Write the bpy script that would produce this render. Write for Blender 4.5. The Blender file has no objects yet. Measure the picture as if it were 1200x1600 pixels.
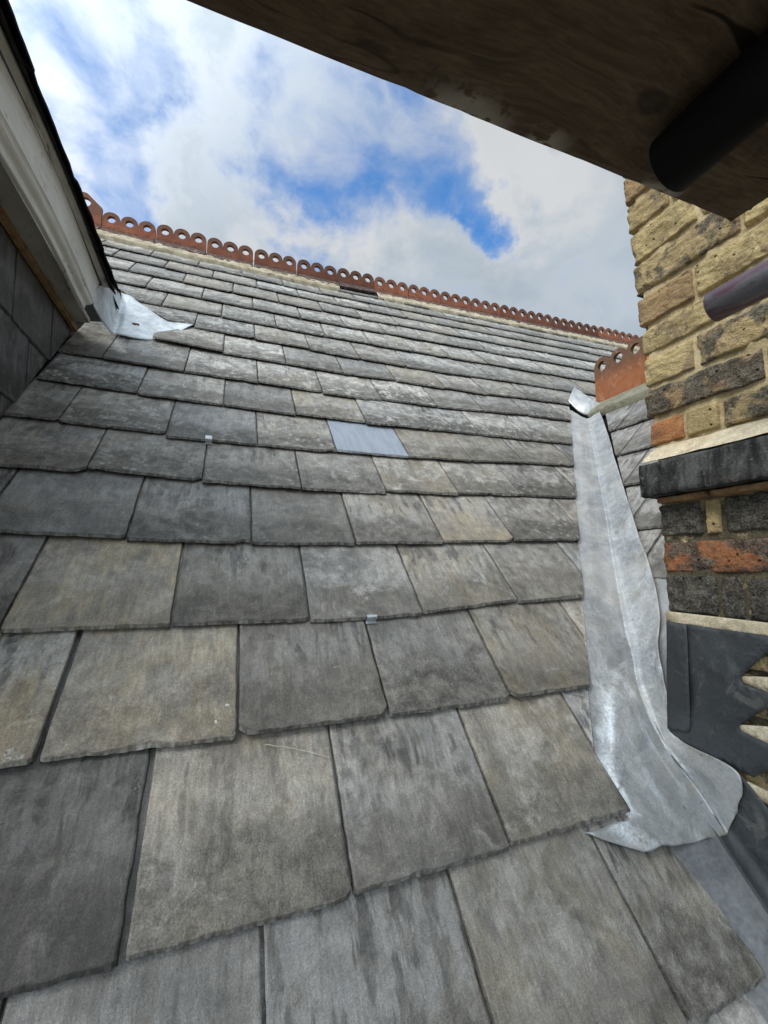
import bpy, bmesh, math, random
from mathutils import Vector, Matrix, noise as mn

# ------------------------------------------------------------------ camera, sky, sun, exposure
SC = bpy.context.scene
COL = SC.collection
R = math.radians
cam_d = bpy.data.cameras.new('camera')
cam_d.sensor_fit = 'AUTO'; cam_d.sensor_width = 36.0; cam_d.lens = 14.722
cam_d.clip_start = 0.02; cam_d.clip_end = 2000
cam = bpy.data.objects.new('camera', cam_d); COL.objects.link(cam)
Rw = [[0.9367113, 0.0393962, 0.3478790], [-0.3500840, 0.1156691, 0.9295493], [-0.0036182, -0.9925062, 0.1221406]]
cam.matrix_world = Matrix(((Rw[0][0], -Rw[0][1], -Rw[0][2], 0), (Rw[1][0], -Rw[1][1], -Rw[1][2], 0),
                           (Rw[2][0], -Rw[2][1], -Rw[2][2], 0), (0, 0, 0, 1)))
SC.camera = cam
FPX = 654.331
def ray(x, y):
    c = ((x - 600) / FPX, (y - 800) / FPX, 1)
    return Vector([sum(Rw[i][j] * c[j] for j in range(3)) for i in range(3)]).normalized()
def pix(p):
    q = [sum(Rw[i][j] * p[i] for i in range(3)) for j in range(3)]
    if q[2] < 0.02: return None
    return 600 + FPX * q[0] / q[2], 800 + FPX * q[1] / q[2]

SUN_DIR = Vector((-0.62, -0.30, 0.74)).normalized()          # towards the sun
sun_d = bpy.data.lights.new('sun', 'SUN'); sun_d.energy = 1.5; sun_d.angle = R(24); sun_d.color = (1.0, 0.95, 0.86)
sun = bpy.data.objects.new('sun', sun_d); COL.objects.link(sun)
sun.rotation_euler = SUN_DIR.to_track_quat('Z', 'Y').to_euler()
SC.view_settings.view_transform = 'Standard'; SC.view_settings.look = 'None'
SC.view_settings.exposure = 0.46; SC.view_settings.gamma = 1.0

class NT:
    """small helper for writing node trees"""
    def __init__(s, tree): s.t = tree; s.n = tree.nodes; s.l = tree.links
    def new(s, typ, **kw):
        nd = s.n.new(typ)
        for k, v in kw.items(): setattr(nd, k, v)
        return nd
    def put(s, sock, v):
        if v is None: return
        if isinstance(v, bpy.types.NodeSocket): s.l.new(v, sock)
        else:
            if isinstance(v, (tuple, list)) and len(v) == 3 and sock.type == 'RGBA': v = (*v, 1)
            sock.default_value = v
    def math(s, op, a, b=None, c=None, clamp=False):
        nd = s.new('ShaderNodeMath', operation=op, use_clamp=clamp)
        s.put(nd.inputs[0], a); s.put(nd.inputs[1], b); s.put(nd.inputs[2], c)
        return nd.outputs[0]
    def vmath(s, op, a, b=None, sc=None):
        nd = s.new('ShaderNodeVectorMath', operation=op)
        s.put(nd.inputs[0], a); s.put(nd.inputs[1], b)
        if sc is not None: s.put(nd.inputs[3], sc)
        return nd.outputs['Value'] if op in ('DOT_PRODUCT', 'LENGTH', 'DISTANCE') else nd.outputs[0]
    def noise(s, vec, scale, detail=4.0, rough=0.55, dist=0.0, out='Fac'):
        nd = s.new('ShaderNodeTexNoise')
        s.put(nd.inputs['Vector'], vec); s.put(nd.inputs['Scale'], scale); s.put(nd.inputs['Detail'], detail)
        s.put(nd.inputs['Roughness'], rough); s.put(nd.inputs['Distortion'], dist)
        return nd.outputs[out]
    def voro(s, vec, scale, feature='F1', out='Distance', rnd=1.0):
        nd = s.new('ShaderNodeTexVoronoi', feature=feature)
        s.put(nd.inputs['Vector'], vec); s.put(nd.inputs['Scale'], scale); s.put(nd.inputs['Randomness'], rnd)
        return nd.outputs[out]
    def ss(s, v, a, b, lo=0.0, hi=1.0):
        nd = s.new('ShaderNodeMapRange', interpolation_type='SMOOTHSTEP')
        s.put(nd.inputs['Value'], v); s.put(nd.inputs['From Min'], a); s.put(nd.inputs['From Max'], b)
        s.put(nd.inputs['To Min'], lo); s.put(nd.inputs['To Max'], hi)
        return nd.outputs[0]
    def mix(s, f, a, b, blend='MIX'):
        nd = s.new('ShaderNodeMix', data_type='RGBA', blend_type=blend)
        s.put(nd.inputs[0], f); s.put(nd.inputs[6], a); s.put(nd.inputs[7], b)
        return nd.outputs[2]
    def mul(s, *a):
        r = a[0]
        for b in a[1:]: r = s.math('MULTIPLY', r, b)
        return r
    def scalec(s, col, f): return s.vmath('SCALE', col, sc=f)
    def attr(s, name, out='Fac'):
        return s.new('ShaderNodeAttribute', attribute_name=name).outputs[out]
    def sep(s, v):
        nd = s.new('ShaderNodeSeparateXYZ'); s.put(nd.inputs[0], v); return nd.outputs
    def comb(s, x, y, z):
        nd = s.new('ShaderNodeCombineXYZ')
        for i, v in enumerate((x, y, z)): s.put(nd.inputs[i], v)
        return nd.outputs[0]
    def bump(s, h, strength, dist, normal=None):
        nd = s.new('ShaderNodeBump'); s.put(nd.inputs['Strength'], strength); s.put(nd.inputs['Distance'], dist)
        s.put(nd.inputs['Height'], h); s.put(nd.inputs['Normal'], normal)
        return nd.outputs[0]

def world():
    w = bpy.data.worlds.new('World'); SC.world = w; w.use_nodes = True
    w.node_tree.nodes.clear(); N = NT(w.node_tree)
    sky = N.new('ShaderNodeTexSky', sky_type='NISHITA'); sky.sun_disc = False
    el = math.asin(SUN_DIR.z)
    sky.sun_elevation = el; sky.sun_rotation = math.atan2(SUN_DIR.x, SUN_DIR.y)
    sky.air_density = 1.0; sky.dust_density = 0.3; sky.ozone_density = 3.0
    d = N.new('ShaderNodeTexCoord').outputs['Generated']
    x, y, z = N.sep(d)
    den = N.math('ADD', N.math('MAXIMUM', z, 0.02), 0.22)
    p = N.comb(N.math('DIVIDE', x, den), N.math('DIVIDE', y, den), 0.0)
    warp = N.vmath('ADD', p, N.vmath('SCALE', N.noise(p, 2.2, 3, 0.5, out='Color'), sc=0.35))
    n1 = N.noise(warp, 1.9, 9, 0.55)
    n2 = N.noise(warp, 4.6, 8, 0.58)
    # breaks in the cloud: direction, angular radius, depth
    holes = [((545, 250), 8.0, .40), ((650, 265), 6.5, .36), ((470, 250), 6.5, .30), ((735, 345), 3.4, .36), ((690, 300), 4.5, .34), ((580, 160), 9.0, .34),
             ((480, 110), 8, .34), ((105, 40), 8.0, .34), ((165, 210), 6.0, .30), ((420, 190), 4.0, .2), ((560, 318), 3.0, .26)]
    hole = None
    wv = N.vmath('SUBTRACT', N.noise(d, 5.5, 6, .6, out='Color'), (.5, .5, .5))
    dw = N.vmath('NORMALIZE', N.vmath('ADD', d, N.vmath('SCALE', wv, sc=.42)))
    for (px, rad, dep) in holes:
        dt = N.vmath('DOT_PRODUCT', dw, tuple(ray(*px)))
        h = N.ss(dt, math.cos(R(rad * 1.45)), math.cos(R(rad * 0.15)), 0.0, dep)
        hole = h if hole is None else N.math('MAXIMUM', hole, h)
    cov = N.math('ADD', 0.60, N.math('MULTIPLY', N.math('SUBTRACT', n1, 0.5), 1.0))
    cov = N.math('ADD', cov, N.math('MULTIPLY', N.math('SUBTRACT', n2, 0.5), 0.85))
    cov = N.math('SUBTRACT', cov, hole)
    mask = N.ss(cov, 0.08, 0.56)
    # thick parts greyer, thin lit edges white
    thick = N.ss(N.math('ADD', N.math('SUBTRACT', cov, 0.0), N.math('MULTIPLY', N.noise(warp, 2.6, 5, .55), 0.35)), 0.50, 0.92)
    grey = N.mix(N.ss(N.noise(p, 1.1, 2, .5), .35, .65), (0.50, 0.59, 0.665), (0.68, 0.80, 0.92))
    brightpatch = None
    for (px, rad, dep) in [((500, 345), 7, .9), ((820, 245), 9, .75), ((720, 215), 6, .6), ((540, 335), 4, .8), ((650, 340), 5, .55), ((140, 240), 6, .55)]:
        dt = N.vmath('DOT_PRODUCT', dw, tuple(ray(*px)))
        h = N.ss(dt, math.cos(R(rad * 1.5)), math.cos(R(rad * 0.2)), 0.0, dep)
        brightpatch = h if brightpatch is None else N.math('MAXIMUM', brightpatch, h)
    puff = N.mul(brightpatch, N.ss(n2, .38, .54, .10, 1.0))
    ccol = N.mix(thick, (0.80, 0.88, 0.97), grey)
    ccol = N.mix(puff, ccol, (1.06, 1.07, 1.08))
    sdot = N.vmath('DOT_PRODUCT', d, tuple(SUN_DIR))
    ccol = N.vmath('SCALE', ccol, sc=N.ss(sdot, 0.15, 0.95, 1.0, 3.8))       # cloud around the unseen sun, boosted to throw more light on the roof
    skyc = N.vmath('SCALE', N.mix(1.0, sky.outputs[0], (0.58, 1.06, 1.36), 'MULTIPLY'), sc=SKY_K)
    col = N.mix(mask, skyc, N.vmath('SCALE', ccol, sc=1.0 / SKY_STR * CLOUD_K))
    bg = N.new('ShaderNodeBackground'); N.put(bg.inputs['Color'], col); bg.inputs['Strength'].default_value = SKY_STR
    out = N.new('ShaderNodeOutputWorld'); N.l.new(bg.outputs[0], out.inputs['Surface'])
SKY_STR = 0.10; SKY_K = 1.4; CLOUD_K = 0.50
world()

# ------------------------------------------------------------------ geometry of the place (metres; the eye is the origin)
TH = R(48.0); CT, ST, TT = math.cos(TH), math.sin(TH), math.tan(TH)
V0, N0 = 0.146, 0.715
def roofw(X, v, n=0.0):                       # main roof: X along the eaves, v up the slope, n out of the slope
    dv, dn = v - V0, -N0 + n
    return Vector((X, CT * dv - ST * dn, ST * dv + CT * dn))
def crossw(Y, b, n=0.0):                      # left slope of the cross gable: Y along its ridge, b up its slope
    return Vector((0.145 + CT * b - ST * n, Y, -TT * .145 + TT * .145 - 1.069 + ST * b + CT * n))
def vmap(fn, pts): return [fn(*p) for p in pts]
def ns(x, y, z=0.0): return mn.noise(Vector((x, y, z)))
def fbm(x, y, z=0.0, o=4):
    s, a = 0.0, 1.0
    for i in range(o):
        s += a * mn.noise(Vector((x, y, z))); x *= 2.03; y *= 2.03; z += 7.1; a *= .5
    return s

def obj(name, verts, faces, mat, parent=None, uv=None, fattr=None, cattr=None, smooth=True, edges=()):
    me = bpy.data.meshes.new(name)
    L = parent.location if parent else Vector((0, 0, 0))
    if parent and parent.parent: L = L + parent.parent.location
    me.from_pydata([tuple(Vector(v) - L) for v in verts], [], faces)
    me.materials.append(mat)
    if uv is not None:
        ly = me.uv_layers.new(name='UVMap')
        vi = [0] * len(me.loops); me.loops.foreach_get('vertex_index', vi)
        flat = []
        for i in vi: flat.extend(uv[i])
        ly.data.foreach_set('uv', flat)
    for k, vals in (fattr or {}).items():
        a = me.attributes.new(k, 'FLOAT', 'POINT'); a.data.foreach_set('value', vals)
    for k, vals in (cattr or {}).items():
        a = me.attributes.new(k, 'FLOAT_COLOR', 'POINT')
        flat = []
        for c in vals: flat.extend(c)
        a.data.foreach_set('color', flat)
    if smooth:
        ed = (fattr or {}).get('edge')
        me.polygons.foreach_set('use_smooth', [True] * len(faces) if ed is None else [max(ed[i] for i in f) < .3 for f in faces])
    me.update()
    o = bpy.data.objects.new(name, me); COL.objects.link(o)
    if parent: o.parent = parent
    return o
def tag(o, label=None, cat=None, group=None, kind=None):
    if label: o['label'] = label
    if cat: o['category'] = cat
    if group: o['group'] = group
    if kind: o['kind'] = kind
    return o
def thing(name, label, cat, loc=(0, 0, 0), group=None):
    o = bpy.data.objects.new(name, None); COL.objects.link(o); o.location = loc
    o.empty_display_size = 0.1
    return tag(o, label, cat, group, 'thing')
def gridfaces(nx, ny, base=0):
    return [(base + j * nx + i, base + j * nx + i + 1, base + (j + 1) * nx + i + 1, base + (j + 1) * nx + i)
            for j in range(ny - 1) for i in range(nx - 1)]
class MB:
    def __init__(s): s.v = []; s.f = []; s.uv = []; s.fa = {}; s.ca = {}
    def add(s, v, f, uv=None, fa=None, ca=None):
        b = len(s.v); s.v += list(v); s.f += [tuple(i + b for i in q) for q in f]
        s.uv += list(uv) if uv is not None else [(0, 0)] * len(v)
        for k, x in (fa or {}).items(): s.fa.setdefault(k, []).extend(x if isinstance(x, list) else [x] * len(v))
        for k, x in (ca or {}).items(): s.ca.setdefault(k, []).extend(x if isinstance(x, list) else [x] * len(v))
    def box(s, x0, x1, y0, y1, z0, z1):
        v = [(x, y, z) for z in (z0, z1) for y in (y0, y1) for x in (x0, x1)]
        s.add(v, [(0, 2, 3, 1), (4, 5, 7, 6), (0, 1, 5, 4), (2, 6, 7, 3), (0, 4, 6, 2), (1, 3, 7, 5)])
    def build(s, name, mat, parent=None, smooth=True):
        return obj(name, s.v, s.f, mat, parent, s.uv, s.fa, s.ca, smooth)

# ------------------------------------------------------------------ materials
def mat_base(name):
    m = bpy.data.materials.new(name); m.use_nodes = True
    m.node_tree.nodes.clear(); N = NT(m.node_tree)
    b = N.new('ShaderNodeBsdfPrincipled'); o = N.new('ShaderNodeOutputMaterial')
    N.l.new(b.outputs[0], o.inputs['Surface'])
    return m, N, b
def setb(N, b, col=None, rough=None, normal=None, metal=None, spec=None):
    N.put(b.inputs['Base Color'], col); N.put(b.inputs['Roughness'], rough); N.put(b.inputs['Normal'], normal)
    N.put(b.inputs['Metallic'], metal); N.put(b.inputs['Specular IOR Level'], spec)

def mat_slate():
    m, N, b = mat_base('weathered_slate')
    uv = N.new('ShaderNodeUVMap', uv_map='UVMap').outputs[0]
    sid = N.attr('sid'); sp = N.new('ShaderNodeAttribute', attribute_name='sp')
    tone, warm, blue = N.sep(sp.outputs['Vector']); lich = sp.outputs['Alpha']
    fresh = N.attr('fresh')
    u, v, _ = N.sep(uv)
    P = N.comb(u, v, N.math('MULTIPLY', sid, 37.0))
    big = N.noise(P, 9.0, 6, .62, .4)
    mid = N.noise(P, 34.0, 7, .66, .3)
    fine = N.noise(P, 400.0, 4, .72)
    grit = N.noise(P, 1050.0, 2, .6)
    S = N.comb(N.math('MULTIPLY', u, 1.0), N.math('MULTIPLY', v, 0.16), N.math('MULTIPLY', sid, 91.0))
    wob = N.vmath('ADD', S, N.vmath('SCALE', N.noise(P, 14, 3, .5, out='Color'), sc=0.018))
    streak = N.noise(wob, 62.0, 3, .55)
    streakf = N.noise(wob, 210.0, 3, .6)
    grey = N.mix(blue, (0.212, 0.192, 0.163), (0.186, 0.189, 0.188))
    base = N.mix(N.math('MULTIPLY', warm, 0.60), grey, (0.255, 0.212, 0.148))
    r1 = N.math('FRACT', N.mul(sid, 5.31)); r2 = N.math('FRACT', N.mul(sid, 13.7)); r3 = N.math('FRACT', N.mul(sid, 29.3))
    kst = N.ss(r1, .25, .75, .22, 1.0); kbl = N.ss(r2, .2, .9, .50, 1.35); kcr = N.math('MAXIMUM', N.ss(r3, .1, .9, .50, 1.0), N.math('MINIMUM', N.mul(lich, 1.6), 1.0))
    patch = N.noise(P, 5.0, 5, .6, .9)
    patch2 = N.noise(N.vmath('ADD', P, (3.1, 1.7, 9.0)), 8.5, 5, .62, .8)
    base = N.scalec(base, N.ss(patch2, .34, .66, .68, 1.24))
    # sandy yellow stain growing in patches on the warm slates
    base = N.mix(N.mul(N.ss(N.math('ADD', big, N.mul(N.math('SUBTRACT', streak, .5), .5)), .44, .62), warm, .62), base, (0.37, 0.295, 0.175))
    # rain washed streaks running down from the course above: cleaner pale grey, and dirty ones
    high = N.ss(v, 0.02, 0.15)
    wash = N.mul(N.ss(N.math('ADD', streak, N.mul(N.math('SUBTRACT', patch, .5), 1.3)), .47, .60), N.math('ADD', high, .12, clamp=True))
    base = N.mix(N.mul(wash, kst, N.math('ADD', .42, N.math('MULTIPLY', blue, .5))), base, N.mix(blue, (0.32, 0.305, 0.275), (0.29, 0.30, 0.315)))
    dark = N.mul(N.ss(streak, .51, .40), N.ss(v, 0.06, 0.17), N.ss(patch2, .40, .54), kst, .9)
    base = N.mix(dark, base, (0.070, 0.067, 0.062))
    # dark algae crust with a ragged front, heaviest towards the tail
    tail = N.ss(v, 0.15, 0.0, -0.055, N.math('ADD', .11, N.mul(lich, .11)))
    cf = N.math('ADD', N.math('ADD', N.mul(patch, .45), N.math('ADD', N.mul(big, .30), N.mul(mid, .25))), tail)
    crust = N.ss(cf, N.math('SUBTRACT', .50, N.mul(lich, .02)), .55)
    cgrit = N.ss(N.math('ADD', N.mul(fine, .35), N.mul(mid, .65)), .36, .64)
    base = N.mix(N.mul(crust, kcr, N.math('SUBTRACT', .95, N.mul(warm, .55))), base, N.mix(cgrit, (0.046, 0.042, 0.034), (0.165, 0.152, 0.128)))
    # pale dusty bloom, strongest on the upper half of the exposed part
    bn = N.math('ADD', N.noise(P, 14.0, 7, .70, .7), N.mul(N.math('SUBTRACT', high, .5), .13))
    bl = N.mul(N.ss(bn, .48, .62), N.ss(mid, .34, .60, .35, 1.0))
    base = N.mix(N.mul(bl, kbl, N.math('ADD', .20, N.mul(lich, .80), clamp=True)), base, (0.455, 0.435, 0.395))
    # rust tinted blemishes
    base = N.mix(N.mul(N.ss(N.noise(P, 19.0, 5, .65, 1.0), .62, .74), N.math('ADD', .28, N.mul(warm, .5))), base, (0.16, 0.112, 0.070))
    # white lichen rosettes
    lp = N.vmath('ADD', P, N.vmath('SCALE', N.noise(P, 60, 4, .65, out='Color'), sc=0.022))
    ros = N.ss(N.voro(lp, 52.0), .46, .24)
    gate = N.ss(N.math('ADD', N.noise(P, 6.5, 4, .6), N.mul(N.math('SUBTRACT', lich, .5), .48)), .50, .66)
    lm = N.mul(ros, gate, N.ss(mid, .40, .56), N.ss(fine, .36, .55))
    base = N.mix(N.mul(lm, .9), base, (0.56, 0.56, 0.52))
    # pin head white specks and bird lime
    sel = N.voro(P, 24.0, out='Color'); sr, sg, _b = N.sep(sel)
    speck = N.mul(N.ss(N.voro(lp, 24.0), N.mul(sg, .07), N.mul(sg, .04)), N.ss(sr, .80, .84))
    base = N.mix(N.mul(speck, .8), base, (0.62, 0.62, 0.58))
    # fine scratches
    scr = N.ss(N.voro(N.comb(N.mul(u, 2.2), N.mul(v, .22), N.mul(sid, 11.0)), 30.0), .055, .02)
    base = N.mix(N.mul(scr, .40, N.ss(big, .5, .6)), base, (0.45, 0.46, 0.46))
    gr = N.math('MULTIPLY', N.ss(fine, .28, .72, .76, 1.22), N.ss(grit, .28, .72, .78, 1.22))
    gr = N.math('MULTIPLY', gr, N.math('MULTIPLY', N.ss(streakf, .3, .7, .86, 1.14), N.ss(mid, .3, .7, .84, 1.14)))
    base = N.scalec(base, N.math('MULTIPLY', gr, tone))
    newc = N.scalec(N.mix(N.ss(streak, .35, .65), (0.25, 0.285, 0.335), (0.30, 0.335, 0.38)), N.ss(fine, .2, .8, .90, 1.08))
    base = N.mix(fresh, base, newc)
    # broken riven edge: raw, splintery
    edge = N.attr('edge')
    base = N.mix(N.mul(edge, .75), base, N.scalec(N.mix(N.ss(N.noise(P, 95.0, 4, .65), .42, .60), (0.055, 0.054, 0.050), (0.30, 0.29, 0.265)), tone))
    h = N.math('ADD', N.mul(fine, .20), N.mul(grit, .20))
    vr = N.new('ShaderNodeVectorRotate', rotation_type='Z_AXIS')
    N.put(vr.inputs['Vector'], N.vmath('ADD', P, N.vmath('SCALE', N.noise(P, 6.0, 2, .5, out='Color'), sc=.05)))
    N.put(vr.inputs['Angle'], N.math('MULTIPLY', N.math('SUBTRACT', N.math('FRACT', N.mul(sid, 17.3)), .5), 2.6))
    riven = N.noise(N.vmath('MULTIPLY', vr.outputs[0], (1.0, .18, 1.0)), 75.0, 4, .6, .3)
    h = N.math('ADD', h, N.mul(riven, N.ss(r3, .4, .9, .15, .8)))
    h = N.math('ADD', h, N.mul(mid, .7))
    h = N.math('ADD', h, N.mul(streakf, .10))
    steps = N.math('SNAP', N.noise(N.comb(u, N.mul(v, .6), N.mul(sid, 53.0)), 13.0, 5, .5, .5), 0.11)
    h = N.math('ADD', h, N.mul(steps, 2.0))
    h = N.math('ADD', h, N.mul(lm, .5))
    h = N.math('ADD', h, N.mul(cf, .8))
    nrm = N.bump(h, N.math('SUBTRACT', 1.0, N.mul(fresh, .75)), .0030)
    rough = N.math('ADD', N.math('ADD', .40, N.mul(mid, .20)), N.mul(crust, .14))
    setb(N, b, base, rough, nrm, spec=.52)
    return m

def mat_brick():
    m, N, b = mat_base('stock_brick')
    uv = N.new('ShaderNodeUVMap', uv_map='UVMap').outputs[0]
    sid = N.attr('sid'); bc = N.new('ShaderNodeAttribute', attribute_name='bc')
    soot = bc.outputs['Alpha']; col = bc.outputs['Color']
    u, v, _ = N.sep(uv)
    P = N.comb(u, v, N.mul(sid, 23.0))
    big = N.noise(P, 14.0, 6, .65, .6); mid = N.noise(P, 60.0, 6, .68, .3); fine = N.noise(P, 300.0, 4, .7)
    drag = N.noise(N.comb(N.mul(u, .35), v, N.mul(sid, 9.0)), 90.0, 5, .6, .4)
    c = N.scalec(col, N.mul(N.ss(big, .3, .7, .72, 1.22), N.ss(fine, .25, .75, .74, 1.28)))
    c = N.mix(N.mul(N.ss(mid, .48, .66), .45), c, N.mix(.5, col, (0.52, 0.43, 0.24)))
    c = N.mix(N.mul(N.ss(N.noise(P, 19.0, 5, .7, .9), .54, .66), .55), c, (0.20, 0.125, 0.10))
    c = N.mix(N.mul(N.ss(drag, .58, .72), .22), c, (0.16, 0.14, 0.10))
    gre = N.ss(N.math('ADD', N.noise(P, 24.0, 6, .68, .5), N.mul(N.math('SUBTRACT', soot, .5), .75)), .47, .62)
    c = N.mix(N.mul(gre, .88), c, N.mix(N.ss(N.math('ADD', N.mul(fine, .6), N.mul(mid, .4)), .42, .62), (0.036, 0.033, 0.028), (0.19, 0.175, 0.145)))
    pit = N.mul(N.ss(N.voro(P, 62.0), .20, .08), N.ss(N.sep(N.voro(P, 62.0, out='Color'))[0], .72, .76))
    c = N.mix(N.mul(pit, .9), c, (0.02, 0.018, 0.014))
    h = N.math('ADD', N.mul(fine, .5), N.math('ADD', N.mul(mid, 1.6), N.mul(drag, .5)))
    h = N.math('SUBTRACT', h, N.mul(pit, 1.5))
    setb(N, b, c, .88, N.bump(h, 1.0, .006), spec=.2)
    return m

def mat_mortar(name, c0, c1, soot=0.0, zsoot=None):
    m, N, b = mat_base(name)
    P = N.new('ShaderNodeTexCoord').outputs['Object']
    big = N.noise(P, 13.0, 6, .65, .4); fine = N.noise(P, 330.0, 4, .7); mid = N.noise(P, 70.0, 5, .65)
    c = N.mix(N.ss(big, .32, .68), c0, c1)
    c = N.scalec(c, N.mul(N.ss(fine, .25, .75, .75, 1.25), N.ss(mid, .3, .7, .85, 1.12)))
    if zsoot is not None:
        z = N.sep(P)[2]
        k = N.mul(N.ss(N.math('ADD', z, N.mul(N.math('SUBTRACT', big, .5), .12)), zsoot + .03, zsoot - .03), N.ss(N.noise(P, 34, 5, .7), .26, .46))
        c = N.mix(N.mul(k, .90), c, N.mix(N.ss(fine, .4, .65), (0.024, 0.022, 0.018), (0.085, 0.075, 0.05)))
    if soot:
        c = N.mix(N.mul(N.ss(N.noise(P, 22, 6, .7, .5), .56, .66), soot), c, (0.05, 0.048, 0.042))
    h = N.math('ADD', N.mul(fine, .6), N.mul(mid, 1.4))
    setb(N, b, c, .9, N.bump(h, .8, .003), spec=.2)
    return m

def mat_terracotta(name='terracotta', clean=0.0):
    m, N, b = mat_base(name)
    P = N.new('ShaderNodeTexCoord').outputs['Object']
    hgt = N.attr('hgt'); sid = N.attr('sid')
    big = N.noise(N.vmath('ADD', P, N.comb(sid, 0.0, 0.0)), 11.0, 5, .65, .5); mid = N.noise(P, 48.0, 6, .68, .4); fine = N.noise(P, 240.0, 3, .7)
    c = N.mix(N.ss(big, .3, .7), (0.235, 0.074, 0.039), (0.34, 0.122, 0.064))
    if clean: c = N.mix(N.ss(big, .3, .7), (0.46, 0.150, 0.060), (0.56, 0.22, 0.10))
    c = N.scalec(c, N.mul(N.ss(fine, .25, .75, .78, 1.22), N.ss(N.math('FRACT', N.mul(sid, 7.77)), 0.0, 1.0, .55, 1.22)))
    c = N.mix(N.mul(N.ss(N.noise(P, 23, 6, .7, .7), .55, .68), .5), c, (0.16, 0.12, 0.09))
    # brown weathering round the crest, black lichen crust on the foot of old tiles
    c = N.mix(N.mul(N.ss(N.math('ADD', hgt, N.mul(N.math('SUBTRACT', mid, .5), .5)), .55, .85), .8 if clean else .6), c, (0.105, 0.068, 0.045))
    if not clean:
        foot = N.ss(N.math('ADD', hgt, N.mul(N.math('SUBTRACT', mid, .5), .80)), .52, .30)
        c = N.mix(N.mul(foot, .82), c, N.mix(N.ss(mid, .55, .66), (0.045, 0.040, 0.036), (0.30, 0.29, 0.26)))
        c = N.mix(N.mul(N.ss(N.noise(P, 31, 5, .7, .6), .60, .70), .6), c, (0.07, 0.055, 0.045))
    else:
        c = N.mix(N.mul(N.ss(N.noise(P, 16, 5, .7, .8), .52, .72), .30), c, (0.60, 0.38, 0.24))
    h = N.math('ADD', N.mul(fine, .5), mid)
    setb(N, b, c, .80, N.bump(h, .6, .0025), spec=.25)
    return m

def mat_lead(name, kind='old'):
    m, N, b = mat_base(name)
    P = N.new('ShaderNodeTexCoord').outputs['Object']
    uv = N.new('ShaderNodeUVMap', uv_map='UVMap').outputs[0]
    u, v, _ = N.sep(uv)
    big = N.noise(P, 7.0, 6, .62, .6); mid = N.noise(P, 32.0, 7, .68, .5); fine = N.noise(P, 210.0, 4, .7)
    if kind == 'old':
        c = N.mix(N.ss(big, .32, .68), (0.27, 0.28, 0.287), (0.48, 0.475, 0.455))
        c = N.mix(N.mul(N.ss(N.noise(P, 12.0, 6, .7, .8), .50, .70), .55), c, (0.38, 0.33, 0.23))
        c = N.mix(N.mul(N.ss(mid, .50, .70), .36), c, (0.58, 0.595, 0.60))
        run = N.noise(N.comb(N.mul(u, .35), N.mul(v, 5.0), 3.0), 9.0, 5, .6, .4)
        c = N.mix(N.mul(N.ss(run, .54, .70), .55), c, (0.50, 0.53, 0.55))
        c = N.mix(N.mul(N.attr('ox'), N.ss(N.math('ADD', N.mul(mid, .7), N.mul(fine, .3)), .36, .64)), c, (0.68, 0.72, 0.75))  # white oxide, with the bright highlight of the folds put into the colour
        dk = N.mul(N.ss(N.voro(P, 55.0), .17, .08), N.ss(N.sep(N.voro(P, 55.0, out='Color'))[1], .78, .82))
        c = N.mix(N.mul(dk, .6), c, (0.10, 0.10, 0.10))
        c = N.mix(N.mul(N.ss(mid, .46, .32), .25), c, (0.20, 0.21, 0.22)); rough = N.math('ADD', .22, N.mul(mid, .28)); sp = .6
    elif kind == 'bright':
        c = N.mix(N.ss(big, .35, .65), (0.42, 0.45, 0.47), (0.66, 0.69, 0.70))
        c = N.mix(N.mul(N.ss(mid, .5, .68), .5), c, (0.80, 0.82, 0.82))
        c = N.mix(N.mul(N.ss(N.noise(P, 19, 5, .7, .9), .56, .68), .45), c, (0.60, 0.62, 0.40)); rough = N.math('ADD', .36, N.mul(mid, .3)); sp = .6
        c = N.mix(N.mul(N.ss(N.noise(P, 26, 6, .7, .5), .52, .38), .4), c, (0.24, 0.26, 0.28))
    else:
        c = N.mix(N.ss(big, .3, .7), (0.030, 0.034, 0.037), (0.062, 0.068, 0.072))
        c = N.mix(N.mul(N.ss(mid, .54, .74), .5), c, (0.14, 0.148, 0.15))
        c = N.mix(N.mul(N.ss(N.noise(P, 16, 6, .7, .8), .58, .70), .5), c, (0.17, 0.165, 0.15))
        rough = N.math('ADD', .42, N.mul(mid, .3)); sp = .5
    h = N.math('ADD', N.mul(fine, .35), N.math('ADD', mid, N.mul(big, 2.0)))
    setb(N, b, N.scalec(c, N.ss(fine, .25, .75, .88, 1.12)), rough, N.bump(h, .55, .005), metal=.15 if kind == 'new' else .42, spec=sp)
    return m

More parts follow.
